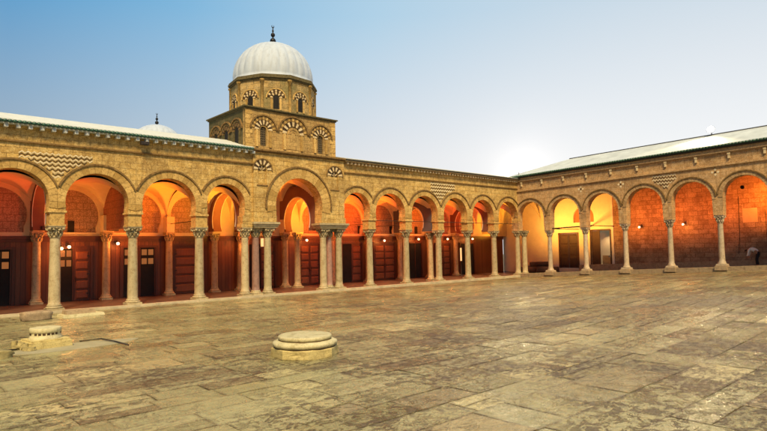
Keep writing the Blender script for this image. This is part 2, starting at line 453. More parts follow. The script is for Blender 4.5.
# ------------------------------------------------------------------ columns
def capital_mb(z0, z1, r, w):
    """leafy capital: bell, two tiers of leaves, corner scrolls, abacus"""
    b = MB(); H = z1-z0
    b.lathe([(r*1.0, z0), (r*1.14, z0+.02), (r*1.14, z0+.05), (r*1.0, z0+.06)], 20)
    def mod(k, amp): return lambda a, z, rr: 1 + amp*(abs(cos(a*k/2))**1.5)
    b.lathe([(r*.96, z0+.06), (r*1.0, z0+H*.4), (r*1.15, z0+H*.72)], 20)
    for tier, (zb, zt, out, n) in enumerate(((.10, .44, 1.5, 8), (.34, .72, 1.72, 8))):
        for k in range(n):
            a = 2*pi*(k + .5*tier)/n; c_, s_ = cos(a), sin(a)
            P = lambda q, z: (r*q*c_, r*q*s_, z0 + H*z)
            b.tube([P(.98, zb), P(1.10, zb+(zt-zb)*.5), P(1.26, zt-.05), P(out, zt-.01), P(out+.02, zt-.07)], [.055, .06, .058, .045, .02], 6)
    b.lathe([(r*1.2, z0+H*.70), (r*1.4, z0+H*.86), (r*1.45, z0+H*.87)], 20)
    for sx in (-1, 1):
        for sy in (-1, 1):
            c = (sx*w*.42, sy*w*.42)
            b.ball((c[0], c[1], z0+H*.76), w*.115, 8)
            b.tube([(sx*r*.9, sy*r*.9, z0+H*.5), (sx*w*.36, sy*w*.36, z0+H*.72)], [.03, .05], 6)
    h = w/2
    for sx, sy in ((0,-1),(0,1),(-1,0),(1,0)): b.ball((sx*h*.86, sy*h*.86, z0+H*.86), w*.09, 8)
    b.box(-h, h, -h, h, z1-H*.15, z1-H*.06); b.box(-h*1.06, h*1.06, -h*1.06, h*1.06, z1-H*.06+.002, z1)
    return b
def shaft_mb(z0, z1, r):
    b = MB(); pr = []
    for i in range(13):
        t = i/12; rr = r*(1.06 - .16*t**1.4)
        pr.append((rr, z0 + (z1-z0)*t))
    pr = [(r*1.13, z0), (r*1.13, z0+.04)] + [(p[0], max(p[1], z0+.06)) for p in pr]
    b.lathe(pr, 28); return b
def base_mb(z0, z1, r, w):
    b = MB(); h = w/2; H = z1-z0
    b.box(-h, h, -h, h, z0, z0+H*.36)
    b.lathe([(r*1.45, z0+H*.36), (r*1.55, z0+H*.45), (r*1.55, z0+H*.55), (r*1.4, z0+H*.63), (r*1.22, z0+H*.72), (r*1.3, z0+H*.8), (r*1.32, z0+H*.88), (r*1.15, z0+H)], 28)
    return b
def impost_mb(z0, z1, w, d):
    b = MB(); h = w/2
    b.box(-h*.98, h*.98, -d, d, z0, z0+.07); b.box(-h*.84, h*.84, -d*.93, d*.93, z0+.07, z1-.13)
    b.box(-h*.92, h*.92, -d*.98, d*.98, z1-.13, z1-.085); b.box(-h*1.05, h*1.05, -d*1.08, d*1.08, z1-.085, z1-.003)
    return b
def make_column(parent, x, y, zb, zt, r, mat, w=.64, impost=None, imat=None, capmat=None):
    """shaft mesh with base, capital and impost as its children; origin at the foot"""
    H = zt - zb
    s_ = shaft_mb(.24, H-.5, r).build('column', mat, parent, (x, y, zb))
    base_mb(0, .25, r, w*1.06).build('base', capmat or mat, s_)
    capital_mb(H-.52, H, r*.92, w).build('capital', capmat or mat, s_)
    if impost: impost_mb(H+.002, H+impost, .70, .33).build('impost', imat, s_)
    return s_

# ------------------------------------------------------------------ arches
def arch_pts(cx, cz, R, zs, amin=-11, n=40, rev=False):
    """horseshoe outline from the right springing over the top to the left one"""
    a0 = max(amin, math.degrees(asin(max(-1, min(1, (zs-cz)/R)))))
    p = [(cx + R*cos(radians(a0 + (180-2*a0)*i/n)), cz + R*sin(radians(a0 + (180-2*a0)*i/n))) for i in range(n+1)]
    if p[0][1] > zs + .01: p = [(p[0][0], zs)] + p + [(p[-1][0], zs)]
    return p, a0
def arcade_outline(x0, x1, arches, zbot, ztop0, ztop1):
    """arches: list of (cx,cz,R,zs) left to right; underside at zs between"""
    pts = []
    for i, (cx, cz, R, zs) in enumerate(arches):
        p, _ = arch_pts(cx, cz, R, zs)
        pts += p[::-1]
    first, last = arches[0], arches[-1]
    return [(x0, first[3])] + pts + [(x1, last[3]), (x1, ztop1), (x0, ztop0)]

# ================================================================== MAIN ARCADE (faces the camera on the left)
A = tag(empty('arcade_building', (0, 0, 0)), 'long golden stone arcade with white marble columns, running from the left edge to the corner', 'arcade')
ZI = 4.35; ZCAP = 3.675
lx = [-4.0, -.67, 2.63, 5.93, 9.23, 12.53]
left = [((lx[i]+lx[i+1])/2, 4.75, 1.335, ZI) for i in range(5)] + [(13.90, 4.93, 1.08, ZI)]
rx = [24.11 + 3.3*i for i in range(6)]
right = [(22.86, 4.93, 1.08, ZI)] + [((rx[i]+rx[i+1])/2, 4.76, 1.335, ZI) for i in range(5)]
mid = (18.45, 5.0, 1.6, ZI)
XL, XR = 15.45, 21.75
w = MB(); w.prism(arcade_outline(-6, XL, left, ZI, 7.9, 7.9), -.30, .30); w.build('facade_wall', M['wall'], A)
w = MB(); w.prism(arcade_outline(XR, XC-.31, right, ZI, 7.9, 7.9), -.30, .30); w.build('facade_wall', M['wall'], A)
# the porch in the middle, with two blind niches cut into it
def niche_pts(cx, z0, z1, hw, n=12):
    return [(cx-hw, z0), (cx+hw, z0)] + [(cx + hw*cos(pi*i/n), z1 + hw*sin(pi*i/n)) for i in range(n+1)][0:]
nic = [niche_pts(16.0, 6.1, 6.92, .27), niche_pts(21.02, 6.1, 6.92, .27)]
w = MB(); w.prism(arcade_outline(XL, XR, [mid], ZI, 7.9, 7.9), -.42, .30, holes=nic)
for nn in (16.0, 21.02): w.box(nn-.3, nn+.3, -.33, -.305, 6.05, 7.25)
w.build('porch_wall', M['wall'], A)
for nn in (16.0, 21.02):
    r_ = MB(); r_.ring(nn, 6.93, .29, .56, -.455, -.40, 0, 180, 11, (0,1), .012)
    r_.ring(nn, 6.93, .57, .63, -.48, -.40, -4, 184, 14, (2,), 0)
    r_.ring(nn, 6.90, .05, .27, -.36, -.30, 0, 180, 7, (1,0), .012)
    b = MB(); b.box(nn-.34, nn+.34, -.46, -.40, 6.02, 6.09); b.build('niche_sill', M['mould'], A)
    r_.build('striped_niche', [M['cream'], M['dark'], M['mould']], A)
# archivolts
def archivolt(parent, a, yf, xl, vw=.40, mats=None, nv=19, name='archivolt', mw=.08):
    cx, cz, R_, zs = a
    _, a0 = arch_pts(*a)
    b = MB(); b.ring(cx, cz, R_+.004, R_+vw, yf-.028, yf+.02, a0, 180-a0, nv, (0,), .014, xl, 3)
    b.ring(cx, cz, R_+vw+.004, R_+vw+mw, yf-.085, yf+.02, -6 if xl is None else math.degrees(acos(min(1, xl/(R_+vw+mw)))), 186 if xl is None else 180-math.degrees(acos(min(1, xl/(R_+vw+mw)))), 30, (1,), .0, xl)
    return b.build(name, mats, parent)
VM = [M['vous'], M['mould']]
for i, a in enumerate(left): archivolt(A, a, -.30, 1.64 if i < 5 else 1.37, .36, VM, 19)
for i, a in enumerate(right): archivolt(A, a, -.30, 1.27 if i == 0 else 1.64, .36, VM, 19)
archivolt(A, mid, -.42, None, .60, VM, 23, mw=.09)
# rougher, darker weathering course above, string course, parapet lip
b = MB(); b.box(-6, XL-.003, -.39, -.29, 7.20, 7.27); b.box(XR+.003, XC-.32, -.39, -.29, 7.20, 7.26); b.build('string_course', M['mould'], A)
b = MB(); b.box(XL-.08, XR+.08, -.52, .28, 7.9, 7.97); b.box(XL-.16, XR+.16, -.60, .28, 7.97, 8.06); b.build('porch_cornice', M['mould'], A)
# eaves: left run with white corbels and green tiles
b = MB()
x = -5.8
while x < XL-.1:
    b.box(x, x+.15, -.58, -.28, 7.76, 7.895, 0); x += .44
b.box(-6, XL-.1, -.60, .3, 7.90, 7.955, 0)
b.build('eave_corbels', M['plaster_white'], A)
b = MB()
x = -5.9
while x < XL-.1:
    b.tube([(x, -.70, 7.99), (x, -.10, 8.13)], .072, 8); x += .175
b.box(-6, XL-.1, -.62, -.2, 7.958, 7.985)
b.build('tile_edge', M['tile_green'], A)
b = MB(); b.hexa([(-6,-.60,8.05),(XL-.04,-.60,8.05),(XL-.04,1.8,8.3),(-6,1.8,8.3)], [(-6,-.60,8.10),(XL-.04,-.60,8.10),(XL-.04,1.8,8.83),(-6,1.8,8.83)])
b.box(-6, XL-.04, 1.803, 5.2, 8.2, 8.78)
b.build('roof', M['plaster_white'], A)
b = MB()
x = XR+.2
while x < XC-.4:
    b.box(x, x+.13, -.52, -.28, 7.74, 7.86, 0); x += .30
b.box(XR+.03, XC-.32, -.55, .3, 7.905, 7.96, 0)
b.build('eave_corbels', M['cream'], A)
b = MB(); b.box(XR+.03, XC+.2, -.66, .3, 7.965, 8.05); b.build('tile_edge', M['eave_dark'], A)
b = MB(); b.hexa([(XR+.03,-.58,8.055),(XC+.3,-.58,8.055),(XC+.3,1.8,8.2),(XR+.03,1.8,8.2)], [(XR+.03,-.58,8.10),(XC+.3,-.58,8.10),(XC+.3,1.8,8.60),(XR+.03,1.8,8.60)])
b.box(XR+.03, XC+5, 1.803, 5.2, 8.1, 8.56)
b.box(XL, XR, 2.5, 5.2, 8.0, 8.3)
b.build('roof', M['plaster_white'], A)

# chevron inlay in the spandrel and small pattern in a later one
def chevron(parent, cx, x0, x1, ztop, zbot, arches, yf, step, rowh, name, mats, amp):
    b = MB(); z = ztop; row = 0
    def inside(x, z):
        for (ax, az, R_, zs) in arches:
            if (x-ax)**2 + (z-az)**2 < (R_+.47)**2: return False
        return x0 <= x <= x1 and zbot < z < ztop+.1
    while z > zbot:
        k = 0; x = x0
        while x < x1:
            za = z + (amp if k % 2 else 0); zb_ = z + (0 if k % 2 else amp)
            if inside(x+step/2, (za+zb_)/2) and inside(x, za-rowh*.3) and inside(x+step, zb_-rowh*.3):
                b.prism([(x, za-rowh*.46), (x+step, zb_-rowh*.46), (x+step, zb_), (x, za)], yf-.012, yf+.01, mat=row % 2)
            x += step; k += 1
        z -= rowh; row += 1
    return b.build(name, mats, parent)
CH = [M['inlay_pale'], M['inlay_dark']]
def chev(parent, x0, x1, zt, zb, ar, yf, step, rowh, amp):
    chevron(parent, 0, x0, x1, zt, zb, ar, yf, step, rowh, 'chevron_inlay', CH, amp)
chev(A, 4.45, 7.35, 6.78, 5.3, left[2:5], -.30, .115, .098, .085)
chev(A, 29.7, 32.4, 7.02, 5.7, right, -.30, .12, .12, .10)

# columns of the front row
def cA(x, y=0, mat='marble', imp=True, r=.225, zb=0.0, zt=ZCAP, w=.64, cap=None):
    return make_column(A, x, y, zb, zt, r, M[mat], w, (ZI-zt-.002) if imp else None, M['vous'], M[cap] if cap else None)
proto = cA(5.93)
for x in [-4.0, -.67, 2.63, 9.23, 12.53] + rx[:-1]:
    q = dup(proto, A, (x, 0, 0)); k_ = random.uniform(.91, 1.06); q.scale = (k_, k_, 1); q.rotation_euler = (random.uniform(-.004,.004), random.uniform(-.004,.004), random.choice((0, pi/2, pi, -pi/2)))
    for ch in q.children:
        if ch.name.startswith('impost'): ch.scale = (1/k_, 1/k_, 1)
cp = cA(15.13, imp=False, r=.205, zt=3.70, w=.60)
for x in (16.52, 20.36, 21.58): dup(cp, A, (x, -.04 if 16 < x < 21 else 0, 0))
cg = cA(15.84, .10, 'granite', False, .20, zt=3.70, w=.56, cap='marble')
dup(cg, A, (20.97, .22, 0))
cp2 = dup(cp, A, (XC-.1, -.02, 0)); dup(cp, A, (XC+.22, -.5, 0)).scale = (1,1,1)
# piers and white entablatures over the clustered columns
b = MB()
b.box(14.86, XL+.002, -.295, .295, 3.90, ZI+.001); b.box(XL+.004, 16.90, -.415, .295, 4.02, ZI+.001); b.box(14.80, XL, -.28, .28, 3.705, 3.9)
b.build('pier', M['wall'], A)
b = MB(); b.box(XR-.002, 21.93, -.295, .295, 3.90, ZI+.001); b.box(20.0, XR-.004, -.415, .295, 4.02, ZI+.001); b.build('pier', M['wall'], A)
for (xa, xb) in ((15.50, 16.98), (19.92, 21.95)):
    b = MB(); b.box(xa, xb, -.40, .36, 3.705, 3.80); b.box(xa-.05, xb+.05, -.45, .38, 3.803, 3.90); b.box(xa-.10, xb+.10, -.51, .40, 3.903, 4.015)
    b.build('entablature', M['marble'], A)
# corner block between the two wings
b = MB(); b.box(XC-.34, XC+.30, -.34, .30, 3.705, ZI-.003); b.build('pier', M['wall_side'], A)

# gallery interior: floor, back wall, lunettes, vaults
YB = 4.4
f_ = MB(); f_.box(-8, XC+5.2, -.20, 5.0, -.6, -.001); tag(f_.build('gallery_floor', M['floor']), kind='structure')
k_ = MB()
x = -8.0; R = random.Random(3)
while x < XC-.5:
    l = min(R.uniform(1.2, 2.4), XC-.45-x); k_.box(x+.004, x+l-.004, -.47+R.uniform(-.008,.008), -.203, -.6, .004+R.uniform(-.004,.004)); x += l
tag(k_.build('kerb', M['kerb']), kind='structure')

bays = [((lx[i]+lx[i+1])/2, (lx[i+1]-lx[i])/2) for i in range(5)] + [(13.83, 1.30), (15.815, .685), (18.45, 1.95), (20.99, .59), (22.85, 1.26)] + [((rx[i]+rx[i+1])/2, 1.65) for i in range(5)]
bays += [(42.6, 1.99)]
def vault(parent, cx, hx, cz, top, y0, y1, mat, top2=None):
    b = MB(); N = 48; vs = []; fs = []
    cy = (y0+y1)/2; hy = (y1-y0)/2; hgt = top-cz
    for j in range(N+1):
        for i in range(N+1):
            x = cx + hx*(-1+2*i/N); y = cy + hy*(-1+2*j/N)
            hx_ = hgt*sqrt(max(0, 1-(min(1, abs(x-cx)/hx))**2)); hy_ = hgt*sqrt(max(0, 1-(min(1, abs(y-cy)/hy))**2))
            vs.append((x, y, cz + max(hx_, hy_)))
    for j in range(N):
        for i in range(N):
            a = j*(N+1)+i; fs.append((a, a+N+1, a+N+2, a+1))
    n = len(vs)
    b.add(vs, fs, 0, True)
    # upper skin, so the vault has body
    b.add([(v[0], v[1], top+.35) for v in (vs[0], vs[N], vs[n-1], vs[n-1-N])], [(0,1,2,3)], 0)
    return b.build('vault', mat, parent)
for (cx, hx) in bays:
    vault(A, cx, hx, 4.30, 6.72 if hx > 1.9 else (5.98 if hx > 1.3 else 5.9), .30, YB, M['vault'])
holes = []; lun = MB()
for (cx, hx) in bays:
    if hx < 1.0: continue
    R_ = min(1.34, hx-.24); cz = 4.42 if hx > 1.3 else 4.6
    p, _ = arch_pts(cx, cz, R_, 3.55, -26)
    holes.append(p)
w = MB(); w.prism([(-8, 3.36), (XC+5, 3.36), (XC+5, 6.6), (-8, 6.6)], YB, YB+.16, holes=holes); w.build('back_wall', M['vault'], A)
w = MB(); w.box(-8, XC+5, YB+.163, YB+.4, 3.3, 6.6); w.build('lunette_panel', M['lunette'], A)
w = MB(); w.box(-8, XC+3.9, YB+.02, YB+.4, 0, 3.2); w.build('board_wall', M['panelling'], A)
w = MB(); w.box(-8, XC+3.9, YB-.10, YB+.4, 3.203, 3.36); w.box(-8, XC+3.9, YB-.05, YB+.3, 3.06, 3.2); w.build('ledge', M['wood_frame'], A)
# little vent windows in the lunettes
for x in (7.6, 27.0, 30.2, 33.0, 36.0):
    b = MB(); b.box(x-.15, x+.15, YB+.12, YB+.16, 3.55, 4.15); b.build('vent_window', M['void'], A)
# wall columns behind
wc = make_column(A, 5.98, 4.08, 0, 3.56, .19, M['marble_inner'], .52)
for x in (-.67, 2.63, 9.2, 12.55, 15.3, 17.0, 20.25, 24.1, 27.4, 30.7, 34.0, 37.3): dup(wc, A, (x, 4.08, 0))
for (x, y) in ((20.5, 3.0), (16.75, 2.9)): dup(wc, A, (x, y, 0))
b = MB()
for x in (-.67, 2.63, 5.98, 9.2, 12.55, 15.3, 17.0, 20.25, 24.1, 27.4, 30.7, 34.0, 37.3):
    b = MB(); b.box(x-.22, x+.22, 3.84, YB-.003, 3.565, 4.45); b.build('wall_pier', M['vault'], A)
# transverse arches across the gallery
def transverse(x, th=.5, R_=1.45, cz=4.3, zb=3.62, mat='maroon_in_shade'):
    Mx = Matrix.Translation((x, 0, 0)) @ Matrix(((0,1,0,0),(1,0,0,0),(0,0,1,0),(0,0,0,1)))
    b = MB(Mx)
    p, _ = arch_pts(2.35, cz, R_, zb, -30)
    b.prism([(.31, zb)] + p[::-1] + [(YB, zb), (YB, 6.5), (.31, 6.5)], -th/2, th/2)
    o = b.build('transverse_arch', M[mat], A)
    me = o.data; me.flip_normals()
    e = MB(Mx); e.ring(2.35, cz, R_+.003, R_+.06, -th/2-.02, th/2+.02, -20, 200, 40, (0,), 0); q = e.build('arch_edge', M['white_trim'], A); q.data.flip_normals()
for x in (5.98, 15.3, 17.0, 20.3): transverse(x)
transverse(30.75, .75, 1.2, 4.3, mat='slate_in_shade'); transverse(37.3, .5)
dup(wc, A, (30.72, .82, 0))
b = MB(); b.box(9.12, 9.28, .32, YB-.02, 3.64, 6.02); b.build('screen_wall', M['red_plaster'], A)
# tie rods
for i in range(5):
    b = MB(); b.tube([(rx[i], 0, 4.28), (rx[i+1], 0, 4.28)], .022, 6); b.build('tie_rod', M['iron'], A)
for x in (2.63, 12.55, 24.1, 27.4, 34.0):
    b = MB(); b.tube([(x, .3, 4.05), (x, 4.1, 4.05)], .02, 6); b.build('tie_rod', M['iron'], A)
b = MB(); b.box(9.35, 9.72, -.72, -.5, 7.58, 7.74); b.box(9.42, 9.65, -.73, -.721, 7.61, 7.71); b.tube([(9.53, -.5, 7.7), (9.53, -.3, 7.8)], .03, 6); b.build('junction_box', M['iron'], A)

# doors in the back wall
def door(x0, x1, h, kind, y=YB):
    """kind: string with one letter per leaf: p panelled wood, g glazed and lit, o open and dark"""
    fr = MB(); t = .12
    fr.box(x0-t, x0, y-.06, y+.1, 0, h+t); fr.box(x1, x1+t, y-.06, y+.1, 0, h+t); fr.box(x0, x1, y-.06, y+.1, h, h+t)
    F = fr.build('door', M['wood_frame'], A)
    n = len(kind); wl = (x1-x0)/n
    for i, k in enumerate(kind):
        a = x0 + wl*i + .01; b_ = a + wl - .02
        L = MB()
        if k == 'p':
            L.box(a, b_, y-.01, y+.015, .03, h-.01, 1)
            for q in range(5):
                z0 = .12 + q*(h-.2)/5; z1 = z0 + (h-.2)/5 - .09
                for (u0, u1) in ((a+.08, b_-.08),):
                    L.hexa([(u0, y-.012, z0), (u1, y-.012, z0), (u1, y-.011, z0), (u0, y-.011, z0)],
                           [(u0, y-.012, z1), (u1, y-.012, z1), (u1, y-.011, z1), (u0, y-.011, z1)], 0)
                    L.add([(u0,y-.012,z0),(u1,y-.012,z0),(u1,y-.012,z1),(u0,y-.012,z1),(u0+.05,y-.045,z0+.05),(u1-.05,y-.045,z0+.05),(u1-.05,y-.045,z1-.05),(u0+.05,y-.045,z1-.05)],
                          [(4,5,6,7),(0,1,5,4),(1,2,6,5),(2,3,7,6),(3,0,4,7)], 0)
            lo = L.build('leaf', [M['wood'], M['wood_frame']], F)
            hb = MB(); hx_ = b_-.06 if i < n-1 or n == 1 else a+.06; hb.tube([(hx_, y-.05, 1.25), (hx_, y-.085, 1.2), (hx_, y-.085, 1.05), (hx_, y-.05, 1.0)], .016, 6); hb.build('handle', M['bronze'], F)
            for hz in (.35, 1.35, 2.3):
                xh = a if hx_ > (a+b_)/2 else b_-.16
                hb = MB(); hb.box(xh, xh+.16, y-.05, y-.044, hz, hz+.05); hb.build('hinge', M['iron'], F)
        elif k == 'g':
            L.box(a, b_, y-.005, y+.015, .03, h-.01, 0)
            L.box(a, a+.06, y-.03, y-.006, .03, h-.01, 1); L.box(b_-.06, b_, y-.03, y-.006, .03, h-.01, 1)
            lo = L.build('leaf', [M['void'], M['wood_frame']], F)
            npx = 2 if wl < 1.0 else 3; pw = (b_-a-.16)/npx
            for c in range(npx):
                for r in range(2):
                    if (c, r) in ((2, 1),) : continue
                    P = MB(); P.box(a+.08+pw*c+.04, a+.08+pw*(c+1)-.04, y-.020, y-.006, h-.42-.5*r-.0, h-.10-.5*r); P.build('lit_pane', M['pane'], F)
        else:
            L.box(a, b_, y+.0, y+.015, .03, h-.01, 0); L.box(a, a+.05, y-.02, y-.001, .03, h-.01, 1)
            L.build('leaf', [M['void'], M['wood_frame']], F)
    return F
door(3.2, 5.0, 2.7, 'og'); door(-.2, 1.8, 2.7, 'gp')
door(6.95, 8.5, 2.72, 'gp'); door(10.1, 11.9, 2.72, 'gg'); door(12.95, 14.3, 2.8, 'p')
door(17.6, 19.6, 2.85, 'op'); door(21.6, 23.2, 2.85, 'pp'); door(25.2, 27.0, 2.8, 'op'); door(28.3, 30.4, 2.8, 'pp')
door(31.9, 33.4, 2.8, 'oo'); door(35.2, 36.9, 2.7, 'pp'); door(38.3, 40.1, 2.7, 'oo')

# ================================================================== DOMED TOWER over the porch
TX, TY = 18.06, 1.95
T = tag(empty('domed_tower', (TX, TY, 8.06)), 'square stone tower with striped arches carrying a drum and ribbed white dome', 'tower')
Z0 = 8.06
HX, YF, YK = 3.08, -2.32, 2.2           # half width, front and back relative to the root
blk = MB(); z1 = 2.22
def win_hole(cx, z0, z1_, hw): return niche_pts(cx, z0, z1_, hw, 10)
wins = [(-1.95, .22, 1.12, .20), (1.95, .16, 1.06, .20)]
blk.prism([(-HX, 0), (HX, 0), (HX, z1), (-HX, z1)], YF, YF+.25, holes=[win_hole(*q) for q in wins])
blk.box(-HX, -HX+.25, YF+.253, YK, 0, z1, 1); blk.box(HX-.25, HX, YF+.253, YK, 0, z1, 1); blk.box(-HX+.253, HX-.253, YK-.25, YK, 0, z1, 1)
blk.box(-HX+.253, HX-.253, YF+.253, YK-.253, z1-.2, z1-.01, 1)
blk.build('tower_block', [M['tower'], M['tower_mossy_shaded']], T)
for q in wins:
    g = MB(); cx, a, bq, hw = q
    g.box(cx-hw-.03, cx+hw+.03, YF+.16, YF+.22, a-.02, bq+hw+.02, 1)
    for i in range(4): g.box(cx-hw+.03+i*.1, cx-hw+.06+i*.1, YF+.08, YF+.11, a, bq+hw*.8, 0)
    for i in range(9): g.box(cx-hw, cx+hw, YF+.07, YF+.09, a+.06+i*.13, a+.09+i*.13, 0)
    g.build('window_grille', [M['grille'], M['void']], T)
def blind_arch(parent, Mx, cx, cz, r_in, width, yf, legz, n=13, mould=True):
    b = MB(Mx)
    b.ring(cx, cz, r_in, r_in+width, yf-.05, yf+.02, 0, 180, n, (0,1), .008)
    b.ring(cx, cz, r_in+width+.04, r_in+width*1.9, yf-.04, yf+.02, 8, 172, n+4, (2,3), .010)
    b.ring(cx, cz, r_in+width*1.9+.02, r_in+width*1.9+.10, yf-.09, yf+.02, 4, 176, 20, (3,), 0)
    for sx in (-1, 1):
        b.box(cx+sx*(r_in+width*.5)-.075, cx+sx*(r_in+width*.5)+.075, yf-.06, yf+.02, legz, cz-.02, 2)
    return b.build('striped_arch', [M['cream'], M['dark'], M['vous'], M['mould']], parent)
for cx, cz, r_, wd in ((-1.95, 1.12, .30, .25), (0.0, 1.10, .46, .26), (1.95, 1.06, .30, .25)):
    blind_arch(T, None, cx, cz, r_, wd, YF, .16)
b = MB(); b.prism(niche_pts(0, .2, 1.08, .40), YF-.02, YF+.01)
b.ring(0, 1.08, .14, .20, YF-.045, YF+.01, 0, 180, 9, (0,), .01); b.ring(0, 1.08, .27, .33, YF-.045, YF+.01, 0, 180, 11, (0,), .01)
b.build('blind_panel', M['tower'], T)
# side face, seen at a slant from the left
RotS = Matrix.Translation((0, 0, 0)) @ Matrix.Rotation(radians(-90), 4, 'Z')
for cx in (-1.2, .1, 1.35):
    bb = blind_arch(T, RotS, -cx if False else cx, 1.08, .26, .20, -HX, .16, 11)
    g = MB(RotS); g.prism(niche_pts(cx, .2, 1.06, .20), -HX-.012, -HX+.02); g.build('blind_window', M['void'], T)
    bb.data.materials[2] = M['tower_mossy_shaded']; bb.data.materials[0] = M['mould']
b = MB()
b.box(-HX-.06, HX+.06, YF-.06, YK+.06, z1, z1+.07); b.box(-HX-.13, HX+.13, YF-.13, YK+.13, z1+.073, z1+.14)
b.build('block_cornice', M['lichen'], T)
for sx in (-1, 1):                              # corner quoins on the front
    b = MB()
    for zz in range(8):
        l = .42 if zz % 2 else .3
        xa = sx*HX; b.box(min(xa, xa-sx*l), max(xa, xa-sx*l), YF-.02, YF+.05, .03+zz*.27, .28+zz*.27)
    b.build('quoin_strip', M['vous'], T)
# ten-sided drum
ND = 10; RD = 2.58; DZ0 = z1+.14; DZ1 = 4.27
DCX, DCY = .22, .2
view = math.atan2(TY+28.3, TX)                  # bearing of the drum from the camera
ang0 = view + pi - radians(-3.5)
D = MB(); Rc = RD
pts = [(DCX + Rc*cos(ang0 + 2*pi*(k+.5)/ND), DCY + Rc*sin(ang0 + 2*pi*(k+.5)/ND)) for k in range(ND)]
D.add([(p[0], p[1], DZ0) for p in pts] + [(p[0], p[1], DZ1) for p in pts],
      [tuple(range(ND, 2*ND))] + [(k, (k+1) % ND, ND+(k+1) % ND, ND+k) for k in range(ND)])
D.build('drum', M['drum'], T)
ap = Rc*cos(pi/ND)
for k in range(ND):
    a = ang0 + 2*pi*k/ND
    Mx = Matrix.Translation((DCX, DCY, 0)) @ Matrix.Rotation(a + pi/2, 4, 'Z')     # local -y faces outward
    b = MB(Mx)
    b.prism(niche_pts(0, DZ0+.18, DZ0+.80, .17), -ap-.012, -ap+.03, mat=3)
    b.ring(0, DZ0+.82, .20, .34, -ap-.05, -ap+.02, 0, 180, 9, (0,1), .010)
    b.ring(0, DZ0+.82, .37, .50, -ap-.035, -ap+.02, 6, 174, 11, (1,0), .02)
    b.ring(0, DZ0+.82, .52, .58, -ap-.06, -ap+.02, 0, 180, 12, (2,), 0)
    for sx in (-1, 1): b.box(sx*.26-.045, sx*.26+.045, -ap-.05, -ap+.02, DZ0+.12, DZ0+.80, 2)
    b.build('drum_window', [M['cream'], M['dark'], M['vous'], M['void']], T)
    c = ang0 + 2*pi*(k+.5)/ND
    q = MB(); q.lathe([(.09, DZ0+.0), (.09, DZ1-.12), (.14, DZ1-.1), (.15, DZ1-.003)], 10, DCX+(Rc-.01)*cos(c), DCY+(Rc-.01)*sin(c)); q.build('drum_colonnette', M['vous'], T)
b = MB()
for (ra, za, zb) in ((Rc+.08, DZ1, DZ1+.09), (Rc+.15, DZ1+.093, DZ1+.20), (Rc+.10, DZ1+.203, DZ1+.30)):
    pp = [(DCX + ra*cos(ang0 + 2*pi*(k+.5)/ND), DCY + ra*sin(ang0 + 2*pi*(k+.5)/ND)) for k in range(ND)]
    b.add([(p[0], p[1], za) for p in pp] + [(p[0], p[1], zb) for p in pp],
          [tuple(reversed(range(ND))), tuple(range(ND, 2*ND))] + [(k, (k+1) % ND, ND+(k+1) % ND, ND+k) for k in range(ND)])
b.build('drum_cornice', M['lichen'], T)
# ribbed dome and finial
DB = DZ1+.25; RDm = 2.42
prof = []
for i in range(25):
    t = i/24*pi/2
    prof.append((max(.02, RDm*cos(t)**.92*(1 + .035*sin(2*t))), DB+.12+2.58*sin(t)))
prof = [(RDm+.05, DB), (RDm+.05, DB+.1)] + prof
NR = 26
b = MB(); b.lathe(prof, NR*8, DCX, DCY, mod=lambda a, z, r: 1 + (.030*abs(sin(a*NR/2))**.7 - .015) * min(1, max(0, (z-DB-.12)/.35)))
b.build('dome', M['dome'], T)
def finial(parent, cx, cy, z, s):
    b = MB()
    b.lathe([(.10*s, z-.05), (.06*s, z+.1*s), (.035*s, z+1.15*s), (.02*s, z+1.2*s)], 10, cx, cy)
    b.ball((cx, cy, z+.26*s), .20*s, 12, 0, 1.05); b.ball((cx, cy, z+.68*s), .145*s, 12, 0, 1.1); b.ball((cx, cy, z+.96*s), .07*s, 10)
    n = 14                                           # crescent, horns up
    for i in range(n):
        t0 = radians(200 + 320*i/n - 90 + 0); t1 = radians(200 + 320*(i+1)/n - 90)
        def P(t, k):
            u = abs((math.degrees(t)-270)/160.0); wd = .035*s*(1-min(1, u))+.006*s
            return (cx + .085*s*cos(t), cy, z+1.28*s + .085*s*sin(t)), wd
        (p0, w0), (p1, w1) = P(t0, 0), P(t1, 0)
        b.tube([p0, p1], [w0, w1], 6)
    return b.build('finial', M['bronze'], parent)
finial(T, DCX, DCY, DB+2.68, .92)

# small dome further back on the roof
S = tag(empty('roof_dome', (14.35, 11.0, 8.52)), 'small ribbed white dome with dark finial rising behind the left roof', 'dome')
b = MB(); prof = [(1.75, 0), (1.75, 1.55)] + [(max(.02, 1.55*cos(i/16*pi/2)**1.15), 1.6 + 1.12*sin(i/16*pi/2)) for i in range(17)]
b.lathe(prof, 160, mod=lambda a, z, r: 1 + (.03*abs(sin(a*10))**.7 - .015)*(1 if z > 1.7 else 0)); b.build('dome', M['dome'], S)
finial(S, 0, 0, 2.70, .62)
b = MB(); b.box(-6, 47, 5.25, 19, 7.6, 8.3); hallroof = b
tag(b.build('prayer_hall', M['plaster_white']), 'flat white roof of the hall behind the left arcade', 'hall')

# ================================================================== SIDE ARCADE (runs from the corner to the right)
B = tag(empty('arcade_building', (XC, 0, 0), radians(-90) - (-.0124)*-1), 'brown stone side arcade with slim columns and red-lit wall, right of the corner', 'arcade')
def fz(s): return GB*s
def cz_(s): return 3.62 + .043*(s-3.1)
bx = [3.09 + 3.124*i for i in range(8)]
ends = [0.0] + bx
archB = []
for i in range(8):
    c = (ends[i]+ends[i+1])/2; hw = (ends[i+1]-ends[i])/2
    R_ = hw-.31; top = 6.12 + .036*(c-4.6)
    if i == 0: R_ = 1.22; top = 6.05
    archB.append((c, top-R_, R_, cz_(c)+.02))
